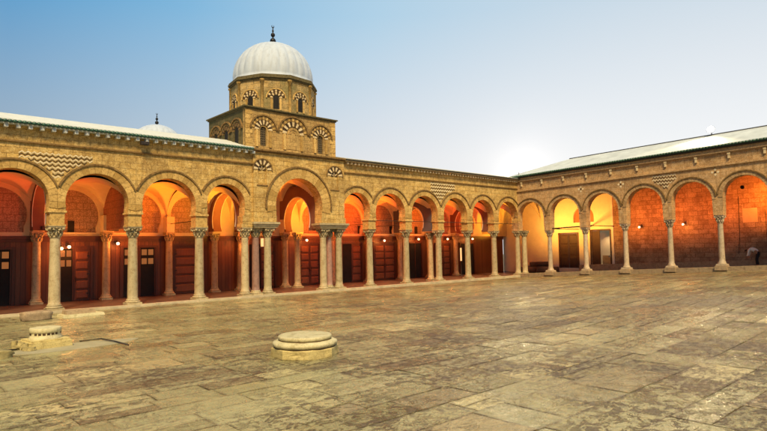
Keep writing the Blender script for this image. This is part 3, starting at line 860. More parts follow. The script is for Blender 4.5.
# outline whose underside follows each column's own level
pts = [(-.3, ZI)]
pts = [(-.30, cz_(0))]
for i, (c, zc, R_, zs) in enumerate(archB):
    p = [(c + R_*cos(pi - pi*q/40), zc + R_*sin(pi*q/40)) for q in range(41)]
    hw = (ends[i+1]-ends[i])/2 - .275
    p = [(c-hw, cz_(ends[i]))] + p + [(c+hw, cz_(ends[i+1]))]
    pts += p
pts += [(ends[-1]+.5, cz_(ends[-1])), (ends[-1]+.5, 8.05+.021*(ends[-1]+.5)), (-.30, 8.05)]
w = MB(); w.prism(pts, -.30, .30); w.build('facade_wall', M['wall_side'], B)
for i, a in enumerate(archB):
    archivolt(B, (a[0], a[1], a[2], a[1]-.02), -.30, (ends[i+1]-ends[i])/2-.006, .24, [M['vous_side'], M['mould']], 21, mw=.075)
def sl(b, s0, s1, v0, v1, za, zb, mat=0, k=.021, n=1):
    """bar that climbs gently along the wing"""
    b.hexa([(s0,v0,za+k*s0),(s1,v0,za+k*s1),(s1,v1,za+k*s1),(s0,v1,za+k*s0)], [(s0,v0,zb+k*s0),(s1,v0,zb+k*s1),(s1,v1,zb+k*s1),(s0,v1,zb+k*s0)], mat)
SE = ends[-1]+.5
b = MB(); sl(b, -.3, SE, -.40, -.29, 6.95, 7.03); sl(b, -.3, SE, -.37, -.29, 7.72, 7.78); sl(b, -.3, SE, -.44, -.29, 7.785, 7.86)
b.build('string_course', M['vous_side'], B)
s = .8
while s < SE:
    z = .021*s; b = MB()
    b.box(s-.06, s+.06, -.40, -.29, 7.36+z, 7.712+z); b.box(s-.085, s+.085, -.42, -.29, 7.60+z, 7.715+z); s += 1.95
    b.build('drip_stone', M['cream'], B)
b = MB(); sl(b, -.3, SE, -.50, -.28, 8.06, 8.16, 1); sl(b, -.3, SE, -.41, -.28, 7.87, 8.057, 0); b.build('eave', [M['vous_side'], M['eave_dark']], B)
b = MB(); s = -.2
while s < SE:
    z = .021*s; b.tube([(s, -.66, 8.215+z), (s, -.05, 8.37+z)], .062, 6); s += .19
sl(b, -.3, SE, -.58, -.2, 8.163, 8.20); b.build('tile_edge', M['tile_green'], B)
b = MB(); k = .021
zr = 9.58
b.add([(-.35,-.55,8.30),(SE,-.55,8.30+k*SE),(SE,2.9,zr+k*SE),(3.4,2.9,zr+k*3.4),(-.35,.4,8.56),
       (-.35,-.55,8.23),(SE,-.55,8.23+k*SE),(SE,2.9,8.3+k*SE),(3.4,2.9,8.3+k*3.4),(-.35,.4,8.3)],
      [(0,1,2,3,4),(9,8,7,6,5),(0,5,6,1),(1,6,7,2),(2,7,8,3),(3,8,9,4),(4,9,5,0)])
b.build('roof', M['roof_side'], B)
b = MB(); sl(b, 3.4, SE, 2.86, 3.1, 9.45, 9.64); b.build('roof_ridge', M['ridge'], B)
b = MB(); sl(b, 3.4, SE, 3.103, 5.0, 8.2, 9.3); b.build('roof_back', M['plaster_white'], B)
# inlays on the spandrels
b = MB()
for (s, z, n) in ((12.35, 6.98, 6),):
    chevron(B, 0, 11.55, 13.15, 7.0, 5.9, archB, -.30, .10, .12, 'diaper_inlay', CH, .10)
for (s, z) in ((6.15, 6.68), (9.30, 6.74), (15.55, 6.92)):
    for (dx, dz) in ((0,.16),(0,-.16),(.17,0),(-.17,0),(0,0)):
        if (dx, dz) == (0, 0): b.prism([(s-.07,z),(s,z-.07),(s+.07,z),(s,z+.07)], -.318, -.29, mat=1)
        else: b.prism([(s+dx-.085,z+dz),(s+dx,z+dz-.085),(s+dx+.085,z+dz),(s+dx,z+dz+.085)], -.312, -.29, mat=0)
b.build('lozenge_inlay', CH, B)
# columns
for i, s in enumerate(bx):
    if i > 6: break
    zb = fz(s)+.02; zt = cz_(s)
    c = make_column(B, s, 0, zb+.17, zt, .17, M['marble_side'], .54)
    p = MB(); p.box(-.36, .36, -.36, .36, -.30, -.06); p.box(-.31, .31, -.31, .31, -.06, -.002); p.build('pedestal', M['plinth'], c)
# plinth and floor of the side gallery
fl = MB()
def ft(s): return .28 + .036*s
fl.hexa([(-.3,-.16,-.6),(26,-.16,-.6),(26,5.0,-.6),(-.3,5.0,-.6)], [(-.3,-.16,.02),(26,-.16,ft(26)-.12),(26,5.0,ft(26)-.1),(-.3,5.0,.02)])
fl.build('floor_slab', M['floor_side'], B)
b = MB(); R = random.Random(5); s = -.2
while s < 25:
    l = R.uniform(.9, 1.7); z = fz(s+l/2)+.16
    b.hexa([(s+.006,-.24,-.6),(s+l-.006,-.24,-.6),(s+l-.006,.30,-.6),(s+.006,.30,-.6)], [(s+.006,-.24,fz(s)+.10),(s+l-.006,-.24,fz(s+l)+.10),(s+l-.006,.30,fz(s+l)+.10),(s+.006,.30,fz(s)+.10)]); s += l
b.build('plinth_step', M['plinth'], B)
b = MB(); s = 3.3
while s < 25:
    l = R.uniform(1.0, 1.9)
    b.hexa([(s+.006,3.95,.1),(s+l-.006,3.95,.1),(s+l-.006,4.48,.1),(s+.006,4.48,.1)], [(s+.006,3.95,ft(s)+.32),(s+l-.006,3.95,ft(s+l)+.32),(s+l-.006,4.48,ft(s+l)+.32),(s+.006,4.48,ft(s)+.32)]); s += l
benchB = b
# back wall: plastered near the corner, big ashlar further on
VB = 4.5
hole = niche_pts(3.55, 4.35, 4.75, .95, 16)
dr1 = [(1.2, .42), (2.95, .42), (2.95, 3.42), (1.2, 3.42)]; dr2 = [(4.2, .46), (5.85, .46), (5.85, 3.58), (4.2, 3.58)]
w = MB(); w.prism([(-4.9, 0), (6.02, 0), (6.02, 7.4), (-4.9, 7.4)], VB, VB+.3, holes=[hole, dr1, dr2]); w.build('plastered_wall', M['yellow_plaster'], B)
w = MB(); w.box(2.5, 4.6, VB+.16, VB+.28, 4.3, 5.8); w.build('arched_recess', M['rose_plaster'], B)
w = MB(); w.box(6.20, 26, VB, VB+.3, 0, 7.6); w.build('ashlar_wall', M['ashlar'], B)
w = MB(); w.box(6.02, 6.197, VB-.06, VB+.3, .3, 7.4); w.build('white_pilaster', M['white_trim'], B)
w = MB(); w.box(1.1, 1.2, VB-.04, VB+.2, .42, 3.5); w.box(2.95, 3.05, VB-.04, VB+.2, .42, 3.5); w.box(1.2, 2.95, VB-.04, VB+.2, 3.42, 3.5)
dB = w.build('door', M['wood_frame'], B)
for (a, c) in ((1.2, 2.065), (2.085, 2.95)):
    L = MB(); L.box(a+.005, c-.005, VB+.02, VB+.07, .43, 3.41)
    for q in range(3):
        z0 = .6+q*.95; L.add([(a+.09,VB+.02,z0),(c-.09,VB+.02,z0),(c-.09,VB+.02,z0+.8),(a+.09,VB+.02,z0+.8),(a+.14,VB-.005,z0+.05),(c-.14,VB-.005,z0+.05),(c-.14,VB-.005,z0+.75),(a+.14,VB-.005,z0+.75)],
                             [(4,5,6,7),(0,1,5,4),(1,2,6,5),(2,3,7,6),(3,0,4,7)])
    L.build('leaf', M['plank'], dB)
w = MB(); w.box(4.1, 4.2, VB-.05, VB+.25, .42, 3.68); w.box(5.85, 5.95, VB-.05, VB+.25, .42, 3.68); w.box(4.2, 5.85, VB-.05, VB+.25, 3.58, 3.68)
dC = w.build('door', M['plank'], B)
L = MB(); L.box(4.205, 4.95, VB+.05, VB+.10, .45, 3.57); L.build('leaf', M['plank'], dC)
w = MB(); w.box(3.9, 6.1, VB+1.6, VB+1.7, .3, 3.9); w.box(3.9, 6.1, VB+.31, VB+1.7, .2, .40); w.build('room_wall', M['yellow_plaster'], B)
w = MB(); w.box(4.98, 5.84, VB+.32, VB+.62, .42, 1.35); w.box(5.0, 5.5, VB+.3, VB+.6, 1.36, 1.5); w.build('counter', M['plinth'], B)
# ceiling of beams, tie beams, benches, paler patch, cable
b = MB(); b.box(-4.9, 26, .302, VB, 7.15, 7.3)
for i in range(46): b.box(-4.6+.66*i, -4.48+.66*i, .302, VB-.01, 7.0, 7.147)
b.build('ceiling', M['wood_frame'], B)
for pts_, r_ in (([(3.09,0,3.76),(6.21,0,3.84)], .05), ([(6.21,0,3.9),(6.21,4.5,3.9)], .03), ([(3.09,0,3.75),(3.09,4.5,3.75)], .03), ([(6.21,.3,4.0),(4.2,4.5,3.95)], .045)):
    b = MB(); b.tube(pts_, r_, 6); b.build('tie_rod', M['iron'], B)
b = MB(); benchB.build('bench', M['plinth'], B)
b = MB(); b.box(15.55, 16.45, VB-.02, VB+.01, 3.75, 4.75); b.build('wall_patch', M['patch'], B)
for pts_ in ([(15.35, VB-.03, 5.6), (15.3, VB-.03, 3.0), (15.2, VB-.03, 1.6)], [(16.9, VB-.03, 4.6), (16.95, VB-.03, 1.6)]):
    b = MB(); b.tube(pts_, .014, 6); b.build('cable', M['iron'], B)
BM = B.matrix_basis.copy()
import mathutils
def Bw(s, v, z):
    th = B.rotation_euler.z
    return (XC + s*cos(th) - v*sin(th), s*sin(th) + v*cos(th), z)

# ================================================================== LAMPS
def lamp(x, y, z, label, wall=True, face=-pi/2, size=.085):
    r = tag(empty('wall_lamp', (x, y, z), face + pi/2), label, 'lamp', 'globe lamps along the galleries')
    b = MB(); b.tube([(0, .42, .12), (0, .10, .16), (0, 0, .13)], .018, 6); b.box(-.06, .06, .40, .44, .02, .22); b.build('bracket', M['iron'], r)
    b = MB(); b.ball((0, 0, 0), size, 14); b.build('globe', M['bulb'], r)
    b = MB(); b.lathe([(.07, size*.85), (.05, size+.03), (.02, size+.06)], 10); b.build('cap', M['iron'], r)
    l = bpy.data.lights.new('lamp_light', 'POINT'); l.energy = 40 if face == -pi/2 else 34; l.color = (1, .30, .06); l.shadow_soft_size = .09
    lo = bpy.data.objects.new('lamp_light', l); COL.objects.link(lo); d_ = .22 if face == -pi/2 else 0
    lo.location = (x - (0 if d_ else .25), y - d_, z - .05)
    return r
lamps = [
 (7.05, 3.98, 2.72, 'left opal globe of the pair over the glazed door behind tallest left column'),
 (7.40, 3.98, 2.80, 'right opal globe of the pair over the glazed door behind tallest left column'),
 (9.75, 3.98, 2.95, 'round lamp on the red wall beside the second column from left, over the black doorway'),
 (16.95, 3.60, 3.0, 'small round lamp just left of the three columns at the left side of the porch'),
 (21.9, 3.98, 3.08, 'round lamp on the dim wall inside the large central porch arch'),
 (29.0, 3.98, 3.02, 'round lamp above wide panelled double doors, first arch beyond the single column right of porch'),
 (32.7, 3.98, 3.12, 'round lamp above the black doorway beside the dark inner arch'),
 (36.2, 3.98, 3.12, 'round lamp above the panelled doors, between the dark inner arch and the corner arches'),
 (39.5, 3.98, 3.12, 'round lamp on dim purple wall in the last wide arch before the corner'),
]
for (x, y, z, lab) in lamps: lamp(x, y, z, lab)
for (s, z, lab) in ((8.5, 3.72, 'round lamp on the red ashlar wall nearest the white plastered recess'), (11.75, 3.80, 'round lamp on the red ashlar wall, in the arch next to the bending person')):
    p = Bw(s, VB-.42, z); lamp(p[0], p[1], p[2], lab, face=-pi)
r = tag(empty('hanging_lantern', (17.35, 2.0, 2.62)), 'tall lit rectangular lantern seen between the left porch columns', 'lantern')
b = MB(); b.box(-.065, .065, -.065, .065, .05, .55); b.build('glass_case', M['strip'], r)
b = MB(); b.box(-.12, .12, -.12, .12, .553, .60); b.box(-.12, .12, -.12, .12, -.05, -.003); b.tube([(0,0,.6),(0,0,3.3)], .012, 6); b.build('frame', M['iron'], r)
r = tag(empty('standing_lantern', (37.2, 3.4, 0)), 'narrow lit upright lamp in the shadow behind the arch before the corner', 'lamp')
b = MB(); b.box(-.05, .05, -.05, .05, 1.25, 2.35); b.build('glass_case', M['strip'], r)
b = MB(); b.lathe([(.18, 0), (.18, .05), (.03, .08), (.03, 1.24)], 12); b.build('stand', M['iron'], r); b = MB(); b.box(-.1, .1, -.1, .1, 2.353, 2.4); b.build('cap', M['iron'], r)

# floodlights on the roofs
def floodlight(p, label, s=1.0):
    r = tag(empty('floodlight', p, radians(-90)), label, 'floodlight', 'floodlights on the roofs')
    b = MB(); b.tube([(0, .12, -.25*s), (0, .12, .1*s)], .03, 8); b.box(-.18*s, .18*s, .06, .18, -.28*s, -.25*s); b.build('bracket', M['iron'], r)
    Mx = Matrix.Translation((0, 0, .17*s)) @ Matrix.Rotation(radians(72), 4, 'X')
    b = MB(Mx); b.lathe([(.08*s, -.16*s), (.16*s, -.10*s), (.21*s, .0), (.22*s, .02*s)], 20); b.build('housing', M['iron'], r)
    b = MB(Mx); b.lathe([(.19*s, .012*s), (.19*s, .035*s), (.12*s, .06*s), (.01, .07*s)], 20); b.build('lens', M['flood'], r)
    return r
floodlight((XC-.30, -.45, 8.60), 'bright floodlight above the inner corner of the two arcades', .8)
pf = Bw(14.4, 2.75, 10.05); floodlight((pf[0], pf[1], pf[2]), 'bright floodlight on the ridge of the sloping side roof', 1.25)
# loudspeakers hanging under two side arches
def speaker(p, label):
    r = tag(empty('loudspeaker', p, radians(-100)), label, 'loudspeaker')
    r.scale = (.62, .62, .62)
    b = MB(); Mx = Matrix.Rotation(radians(90), 4, 'X')
    b.M = Mx; b.lathe([(.06,-.18),(.07,-.05),(.11,.02),(.20,.16),(.21,.17)], 16); b.build('horn', M['bronze'], r)
    b = MB(); b.tube([(0,0,.04),(0,0,.20),(.55,0,.24)], .016, 6); b.build('bracket', M['iron'], r)
p = Bw(7.0, 2.0, 7.2-.32); speaker(p, 'black horn loudspeaker on a thin arm in the yellow lit arch')
p = Bw(16.4, 2.0, 6.0); speaker(p, 'black horn loudspeaker under the orange lit arch above the bending person')
# small dark loudspeakers on two inner columns of the left gallery
for (x, lab) in ((6.3, 'small black box speaker on the inner side of the tallest left column'), (9.45, 'small black box speaker on the inner column over its capital, second arch from left')):
    r = tag(empty('box_speaker', (x, 3.65, 3.62)), lab, 'speaker')
    b = MB(); b.box(-.2, .2, -.12, .12, 0, .2); b.build('case', M['bronze'], r)
    b = MB(); b.box(-.17, .17, -.128, -.122, .03, .17); b.build('grille', M['iron'], r)

# ================================================================== THINGS IN THE COURT
def irregular_disc(b, rx, ry, z0, z1, n=28, cx=0, cy=0, mat=0, sq=0.0, bev=.02, jit=.008, rot=0):
    prof = []
    for (k, z) in ((1-bev*.6, z0), (1.0, z0+bev*.6), (1.0, z1-bev), (1-bev, z1)):
        prof.append((k, z))
    vs = []; fs = []
    for (k, z) in prof:
        for i in range(n):
            a = 2*pi*i/n
            q = 1.0/max(abs(cos(a-rot)), abs(sin(a-rot)))
            f = (1-sq) + sq*q
            j = 1 + noise.noise(Vector((cos(a)*2, sin(a)*2, z*3+7)))*jit*3
            vs.append((cx + rx*f*k*j*cos(a), cy + ry*f*k*j*sin(a), z))
    for r in range(3):
        for i in range(n):
            l = (i+1) % n; fs.append((r*n+i, r*n+l, (r+1)*n+l, (r+1)*n+i))
    b.add(vs, fs, mat, True)
    b.add([vs[3*n+i] for i in range(n)], [tuple(range(n))], mat); b.add([vs[i] for i in range(n)], [tuple(reversed(range(n)))], mat)
# the well-head like round stone in the middle
W = tag(empty('stone_well_head', (7.85, -16.6, zg(7.85,-16.6))), 'low round marble well head in tiers, alone in the middle of the court', 'well head')
b = MB(); oc = []
for (rr, z) in ((.80, -.02), (.81, .02), (.80, .24), (.78, .27)):
    oc.append([(rr*cos(2*pi*(k+.35)/8), rr*sin(2*pi*(k+.35)/8), z) for k in range(8)])
vs = [p for l in oc for p in l]; fs = [tuple(reversed(range(8))), tuple(24+k for k in range(8))]
for r_ in range(3):
    for k in range(8): fs.append((r_*8+k, r_*8+(k+1) % 8, (r_+1)*8+(k+1) % 8, (r_+1)*8+k))
b.add(vs, fs); b.build('octagonal_base', M['well'], W)
b = MB(); b.lathe([(.70,.270),(.72,.285),(.76,.32),(.775,.37),(.76,.42),(.70,.455),(.64,.465),(.60,.47)], 40); b.build('torus_ring', M['welltop'], W)
b = MB(); b.lathe([(.60,.472),(.61,.485),(.635,.50),(.645,.55),(.635,.59),(.61,.605),(.3,.615),(.02,.618)], 40); b.build('top_disc', M['welltop'], W)
b = MB(); b.lathe([(.735,.262),(.735,.30)], 40); b.lathe([(.625,.46),(.625,.497)], 40); b.build('shadow_joint', M['dark'], W)  # dark rings paint the shade in the gaps between tiers
# second one at the left, on a rough plinth, with carved frieze
W2 = tag(empty('stone_well_head', (3.60, -10.15, zg(3.6,-10.15)), radians(8)), 'square-plinthed round marble block with a carved dark frieze, on yellow rubble at left', 'well head')
b = MB(); b.box(-.62, .62, -.62, .62, -.02, .20); b.box(-.56, .56, -.56, .56, .20, .26); b.build('plinth', M['well'], W2)
b = MB(); R = random.Random(9)
for i in range(9): irregular_disc(b, R.uniform(.09,.17), R.uniform(.08,.14), -.02, R.uniform(.10,.24), 9, -.70+R.uniform(-.12,.10), -.6+i*.13+R.uniform(-.05,.05), 0, .4, .15, .05)
b.build('rubble', M['rubble'], W2)
b = MB(); b.lathe([(.50,.262),(.50,.30),(.47,.34),(.455,.40),(.455,.46)], 36); b.lathe([(.46,.46),(.475,.47),(.475,.59),(.46,.605),(.2,.61),(.02,.612)], 36); b.build('round_block', M['welltop'], W2)
b = MB()
for k in range(22):
    if k % 7 == 5: continue
    a = 2*pi*k/22; Mx = Matrix.Rotation(a, 4, 'Z'); b.M = Mx; b.box(.448, .462, -.042, .042, .395, .455)
b.M = None; b.build('carved_frieze', M['dark'], W2)
# cement patch and iron channel beside it
c = MB(); vs = []; n = 24
for i in range(n):
    a = 2*pi*i/n; f = 1 + .22*noise.noise(Vector((cos(a)*1.3, sin(a)*1.3, 2.2)))
    x_ = 4.2 + 1.7*f*cos(a); y_ = -10.8 + .62*f*sin(a); vs.append((x_, y_, zg(x_, y_)+.008))
c.add(vs, [tuple(range(n))]); c.add([(v[0], v[1], v[2]-.05) for v in vs] + vs, [(i, (i+1) % n, n+(i+1) % n, n+i) for i in range(n)])
tag(c.build('cement_patch', M['cement']), kind='structure')
b = MB(); z = zg(4, -10.5)
b.tube([(.4, -10.0, z+.045), (2.9, -10.35, z+.03)], .022, 6)
tag(b.build('iron_pipe', M['iron']), 'dark iron pipe lying on the paving, left of the carved round block', 'pipe')
b = MB(); b.tube([(4.45, -10.2, z+.04), (5.0, -10.25, z+.05), (5.15, -11.0, z+.045), (5.25, -11.9, z+.03)], .02, 6)
tag(b.build('iron_pipe', M['iron']), 'bent dark iron pipe lying on the paving, right of the carved round block', 'pipe')
def rough_block(name, loc, rz, dims, mat, label, cat, extra=None, seed=1):
    bm = bmesh.new(); bmesh.ops.create_cube(bm, size=1)
    bmesh.ops.subdivide_edges(bm, edges=bm.edges[:], cuts=4, use_grid_fill=True)
    for v in bm.verts:
        n_ = noise.noise_vector(v.co*2.7 + Vector((seed*3.1, seed, 0)))*.085
        r_ = max(0, v.co.length-.66)*.35
        v.co = v.co*(1-r_) + n_
        v.co.x *= dims[0]; v.co.y *= dims[1]; v.co.z = (v.co.z+.48)*dims[2]
    me = bpy.data.meshes.new(name); bm.to_mesh(me); bm.free(); me.materials.append(mat)
    for p in me.polygons: p.use_smooth = True
    o = bpy.data.objects.new(name, me); COL.objects.link(o); o.location = loc; o.rotation_euler = (0, 0, rz)
    return tag(o, label, cat)
rough_block('stone_block', (4.75, -2.7, -.11), .15, (1.0, .55, .36), M['plinth'], 'rough brown stone block in front of the tallest left column', 'stone block', seed=2)
S2 = tag(empty('stone_slab', (6.35, -2.35, -.105), .1), 'flat stepped pale stone slab below the tallest left column', 'stone slab')
b = MB(); b.hexa([(-.75,-.45,0),(.85,-.45,0),(.80,.45,0),(-.70,.45,0)], [(-.72,-.42,.11),(.82,-.42,.11),(.77,.42,.11),(-.68,.42,.11)]); b.build('lower_step', M['welltop'], S2)
b = MB(); b.hexa([(-.58,-.28,.112),(.55,-.28,.112),(.5,.34,.112),(-.55,.34,.112)], [(-.56,-.26,.26),(.52,-.26,.26),(.48,.32,.26),(-.53,.32,.26)]); b.build('upper_step', M['plinth'], S2)
rough_block('rubble_stone', (2.05, -11.35, -.12), .5, (1.05, .7, .20), M['rubble'], 'rough yellowish rubble stone cut by the left picture edge', 'rubble stone', seed=5)
# carpets heaped behind the first side columns
def carpet(p, rz, L, r, label):
    b = MB(); n = 10; spi = []
    for i in range(int(5*18)):
        a = 2*pi*i/18; rr = r*(.25 + .75*i/(5*18)); spi.append((rr*cos(a), rr*.82*sin(a)+r*.82))
    for i in range(len(spi)-1):
        (xa, za), (xb, zb) = spi[i], spi[i+1]
        b.add([(xa,-L/2,za),(xb,-L/2,zb),(xb,L/2,zb),(xa,L/2,za)], [(0,1,2,3)], 0, True)
    b.lathe([(r*.97*1, -L/2+.0), (r*.97, L/2)], 20) if False else None
    o = b.build('rolled_carpet', M['carpet'], None, p); o.rotation_euler = (0, 0, rz)
    m_ = o.modifiers.new('s', 'SOLIDIFY'); m_.thickness = .03
    return tag(o, label, 'carpet', 'rolled carpets behind the corner columns')
q = random.Random(4)
ca = [(-.9, 2.6, .32, .3, 'brown rolled carpet at the left end of the heap behind the corner column'),
      (.2, 2.5, .36, .38, 'fattest brown rolled carpet, lying across the floor right of the corner column'),
      (1.2, 2.4, .40, .30, 'brown rolled carpet nearest the first slim side column')]
for (s, v, z, r_, lab) in ca:
    p = Bw(s, v, ft(max(0, s))-.22); carpet(p, radians(q.uniform(35, 60)), 1.9, r_, lab)
p = Bw(.35, 2.55, .62+.02); 
tag(carpet((p[0], p[1], .60), radians(40), 1.6, .25, 'brown rolled carpet lying on top of the others'), None)

def chip(o, amt=.012, sc=6.0):
    for q in [o] + list(o.children):
        if q.type != 'MESH' or q.name.startswith(('carved', 'shadow', 'rubble')): continue
        bm = bmesh.new(); bm.from_mesh(q.data)
        bmesh.ops.subdivide_edges(bm, edges=[e for e in bm.edges if e.calc_length() > .12], cuts=3, use_grid_fill=True)
        for v in bm.verts:
            n_ = noise.noise_vector(v.co*sc)*amt; k_ = max(0, noise.noise(v.co*sc*1.7 + Vector((5,3,1)))-.25)*amt*4
            v.co += n_ - Vector((v.co.x, v.co.y, 0)).normalized()*k_
        bm.to_mesh(q.data); bm.free()
chip(W); chip(W2)
W.scale = (1.01, 1.01, .80); W2.scale = (.82, .82, .86)
# ------------------------------------------------------------------ person bending down by the side wall
def skin(name, joints, edges, mats, parent, lev=2):
    me = bpy.data.meshes.new(name); me.from_pydata([j[0] for j in joints], edges, [])
    o = bpy.data.objects.new(name, me); COL.objects.link(o)
    m = o.modifiers.new('skin', 'SKIN'); m.use_smooth_shade = True
    for i, j in enumerate(joints): me.skin_vertices[0].data[i].radius = j[1] if isinstance(j[1], tuple) else (j[1], j[1])
    for v in me.skin_vertices[0].data: v.use_root = False
    me.skin_vertices[0].data[0].use_root = True
    o.modifiers.new('sub', 'SUBSURF').levels = lev; o.modifiers['sub'].render_levels = lev
    bpy.context.view_layer.update()
    dg = bpy.context.evaluated_depsgraph_get()
    nm = bpy.data.meshes.new_from_object(o.evaluated_get(dg))
    nm.materials.clear(); nm.materials.append(mats)
    for p in nm.polygons: p.use_smooth = True
    bpy.data.objects.remove(o)
    r = bpy.data.objects.new(name, nm); COL.objects.link(r)
    if parent is not None: r.parent = parent
    return r
pp = Bw(16.6, 3.55, ft(16.6)-.12)
P = tag(empty('person', pp, B.rotation_euler.z + pi), 'person in white shirt and black trousers bending forward by the red wall', 'person')
# local +x is where the person faces (towards the corner), z up
J = [((0,0,.92),(.13,.15)), ((.17,0,1.08),(.125,.14)), ((.36,0,1.16),(.13,.16)), ((.50,0,1.15),(.10,.13)), ((.585,0,1.10),(.055,.055)), ((.66,0,1.05),(.085,.08)), ((.74,0,.98),(.095,.08)), ((.79,0,.93),(.055,.05)),
     ((-.02,.10,.86),.095), ((.05,.11,.48),.062), ((-.02,.11,.09),.042), ((.12,.12,.035),(.035,.045)),
     ((-.02,-.10,.86),.095), ((.13,-.11,.50),.062), ((.10,-.11,.09),.042), ((.24,-.12,.035),(.035,.045)),
     ((.46,.19,1.12),.058), ((.50,.22,.84),.043), ((.62,.16,.64),.030), ((.66,.14,.57),(.022,.035)),
     ((.46,-.19,1.12),.058), ((.52,-.22,.84),.043), ((.64,-.16,.64),.030), ((.68,-.14,.57),(.022,.035)),
     ((.81,0,.985),.014)]
Eg = [(0,1),(1,2),(2,3),(3,4),(4,5),(5,6),(6,7),(0,8),(8,9),(9,10),(10,11),(0,12),(12,13),(13,14),(14,15),(3,16),(16,17),(17,18),(18,19),(3,20),(20,21),(21,22),(22,23),(6,24)]
for (hx, hy) in ((19, 1), (23, -1)):
    hb = J[hx][0]
    for k in range(4):
        n0 = len(J); oy = (-.027+.018*k)
        J += [((hb[0]+.03, hb[1]+oy, hb[2]-.045), .0095), ((hb[0]+.045, hb[1]+oy*1.1, hb[2]-.085-.008*(k in (1,2))), .0085), ((hb[0]+.035, hb[1]+oy*1.1, hb[2]-.12-.01*(k in (1,2))), .007)]
        Eg += [(hx, n0), (n0, n0+1), (n0+1, n0+2)]
    n0 = len(J); J += [((hb[0]+.035, hb[1]-hy*.05, hb[2]-.02), .010), ((hb[0]+.055, hb[1]-hy*.055, hb[2]-.06), .008)]; Eg += [(hx, n0), (n0, n0+1)]
skin('body', J, Eg, M['skin'], P)
Js = [((-.01,0,.955),(.15,.17)), ((.17,0,1.10),(.145,.16)), ((.36,0,1.175),(.15,.18)), ((.50,0,1.16),(.12,.15)),
      ((.46,.20,1.12),.078), ((.50,.225,.86),.062), ((.60,.175,.69),.046), ((.46,-.20,1.12),.078), ((.52,-.225,.86),.062), ((.62,-.175,.69),.046)]
skin('shirt', Js, [(0,1),(1,2),(2,3),(3,4),(4,5),(5,6),(3,7),(7,8),(8,9)], M['shirt'], P)
Jt = [((-.015,0,.90),(.155,.17)), ((.05,0,.985),(.145,.165)), ((-.02,.10,.84),.115), ((.045,.11,.48),.088), ((-.02,.11,.12),.075), ((-.02,-.10,.84),.115), ((.125,-.11,.50),.088), ((.10,-.11,.12),.075)]
skin('trousers', Jt, [(0,1),(0,2),(2,3),(3,4),(0,5),(5,6),(6,7)], M['trousers'], P)
skin('hair', [((.60,0,1.125),.06), ((.655,0,1.085),(.088,.09)), ((.72,0,1.035),(.085,.085)), ((.775,0,.995),(.045,.06))], [(0,1),(1,2),(2,3)], M['hair'], P)
for sy, x0 in ((.115, .03), (-.115, .16)):
    skin('shoe', [((x0-.09, sy, .045), .05), ((x0+.02, sy, .05), (.055,.05)), ((x0+.14, sy, .035), (.035,.045))], [(0,1),(1,2)], M['shoe'], P)

# ================================================================== LIGHT
def area(p, power, col, size=.5, rot=(pi,0,0)):
    l = bpy.data.lights.new('gallery_uplight_or_fill', 'AREA'); l.shape = 'DISK'; l.size = size; l.energy = power; l.color = col; l.spread = radians(125)
    o = bpy.data.objects.new('gallery_uplight_or_fill', l); COL.objects.link(o); o.location = p; o.rotation_euler = rot
    return o
DRED = (1, .07, .006); RED = (1, .14, .010); ORG = (1, .22, .008); YEL = (1, .40, .03)
def aim(p, e, c, d=(-.30, .55, .75)):
    o = area(p, e, c, .4); o.rotation_euler = (-Vector(d)).to_track_quat('Z', 'Y').to_euler()
for (x, y, z, e, c) in ((1.0, 1.0, 3.4, 30, DRED), (4.9, 1.0, 3.4, 38, DRED), (7.2, 1.0, 3.4, 42, DRED), (11.0, 1.1, 3.3, 120, ORG), (14.4, 1.0, 3.4, 130, ORG), (16.1, 1.4, 3.5, 120, YEL),
                        (19.5, 1.0, 3.5, 150, RED), (21.4, 1.4, 3.4, 130, YEL), (23.6, 1.0, 3.4, 180, RED), (26.4, 1.0, 3.4, 220, RED), (29.9, 1.2, 3.4, 150, RED),
                        (33.0, 1.2, 3.4, 140, ORG), (36.2, 1.0, 3.4, 90, DRED), (39.3, 1.2, 3.4, 80, DRED), (43.0, 2.5, 3.4, 150, YEL)):
    aim((x, y, z), e, c, (-.8, .3, .5) if x in (19.5, 29.9, 14.4) else ((-.55, .5, .65) if x == 4.9 else ((.25, .6, .7) if x == 11.5 else (-.30, .55, .75))))
aim((6.6, 2.4, 3.6), 16, YEL, (.6, .5, .6))
for (s, v, z, e, c) in ((1.3, 1.2, 3.4, 160, (1,.42,.06)), (4.6, 1.3, 3.4, 125, (1,.42,.06)), (8.0, 1.5, 3.9, 72, (1,.18,.025)), (11.0, 1.5, 4.0, 76, (1,.18,.025)), (14.2, 1.5, 4.1, 72, (1,.18,.025)), (17.3, 1.9, 4.8, 170, (1,.22,.022)), (20.6, 2, 4.6, 120, RED)):
    p = Bw(s, v, z); aim(p, e, c, (.75, 0, .30))
p = Bw(5.0, VB+1.0, 3.4); area(p, 16, (1,.62,.3), .3, (0,0,0))  # unseen lamp pointing down, added to warm the room behind the door
for (p, e) in ((Bw(.2, -.95, 9.1), 1300), (Bw(14.4, 2.45, 10.35), 1700)):
    l = bpy.data.lights.new('flood_lamp', 'SPOT'); l.energy = e; l.color = (1, .76, .42); l.spot_size = radians(120); l.spot_blend = .6; l.shadow_soft_size = .15
    o = bpy.data.objects.new('flood_lamp', l); COL.objects.link(o); o.location = p
    o.rotation_euler = (Vector((14, -9, 1)) - Vector(p)).to_track_quat('-Z', 'Y').to_euler()

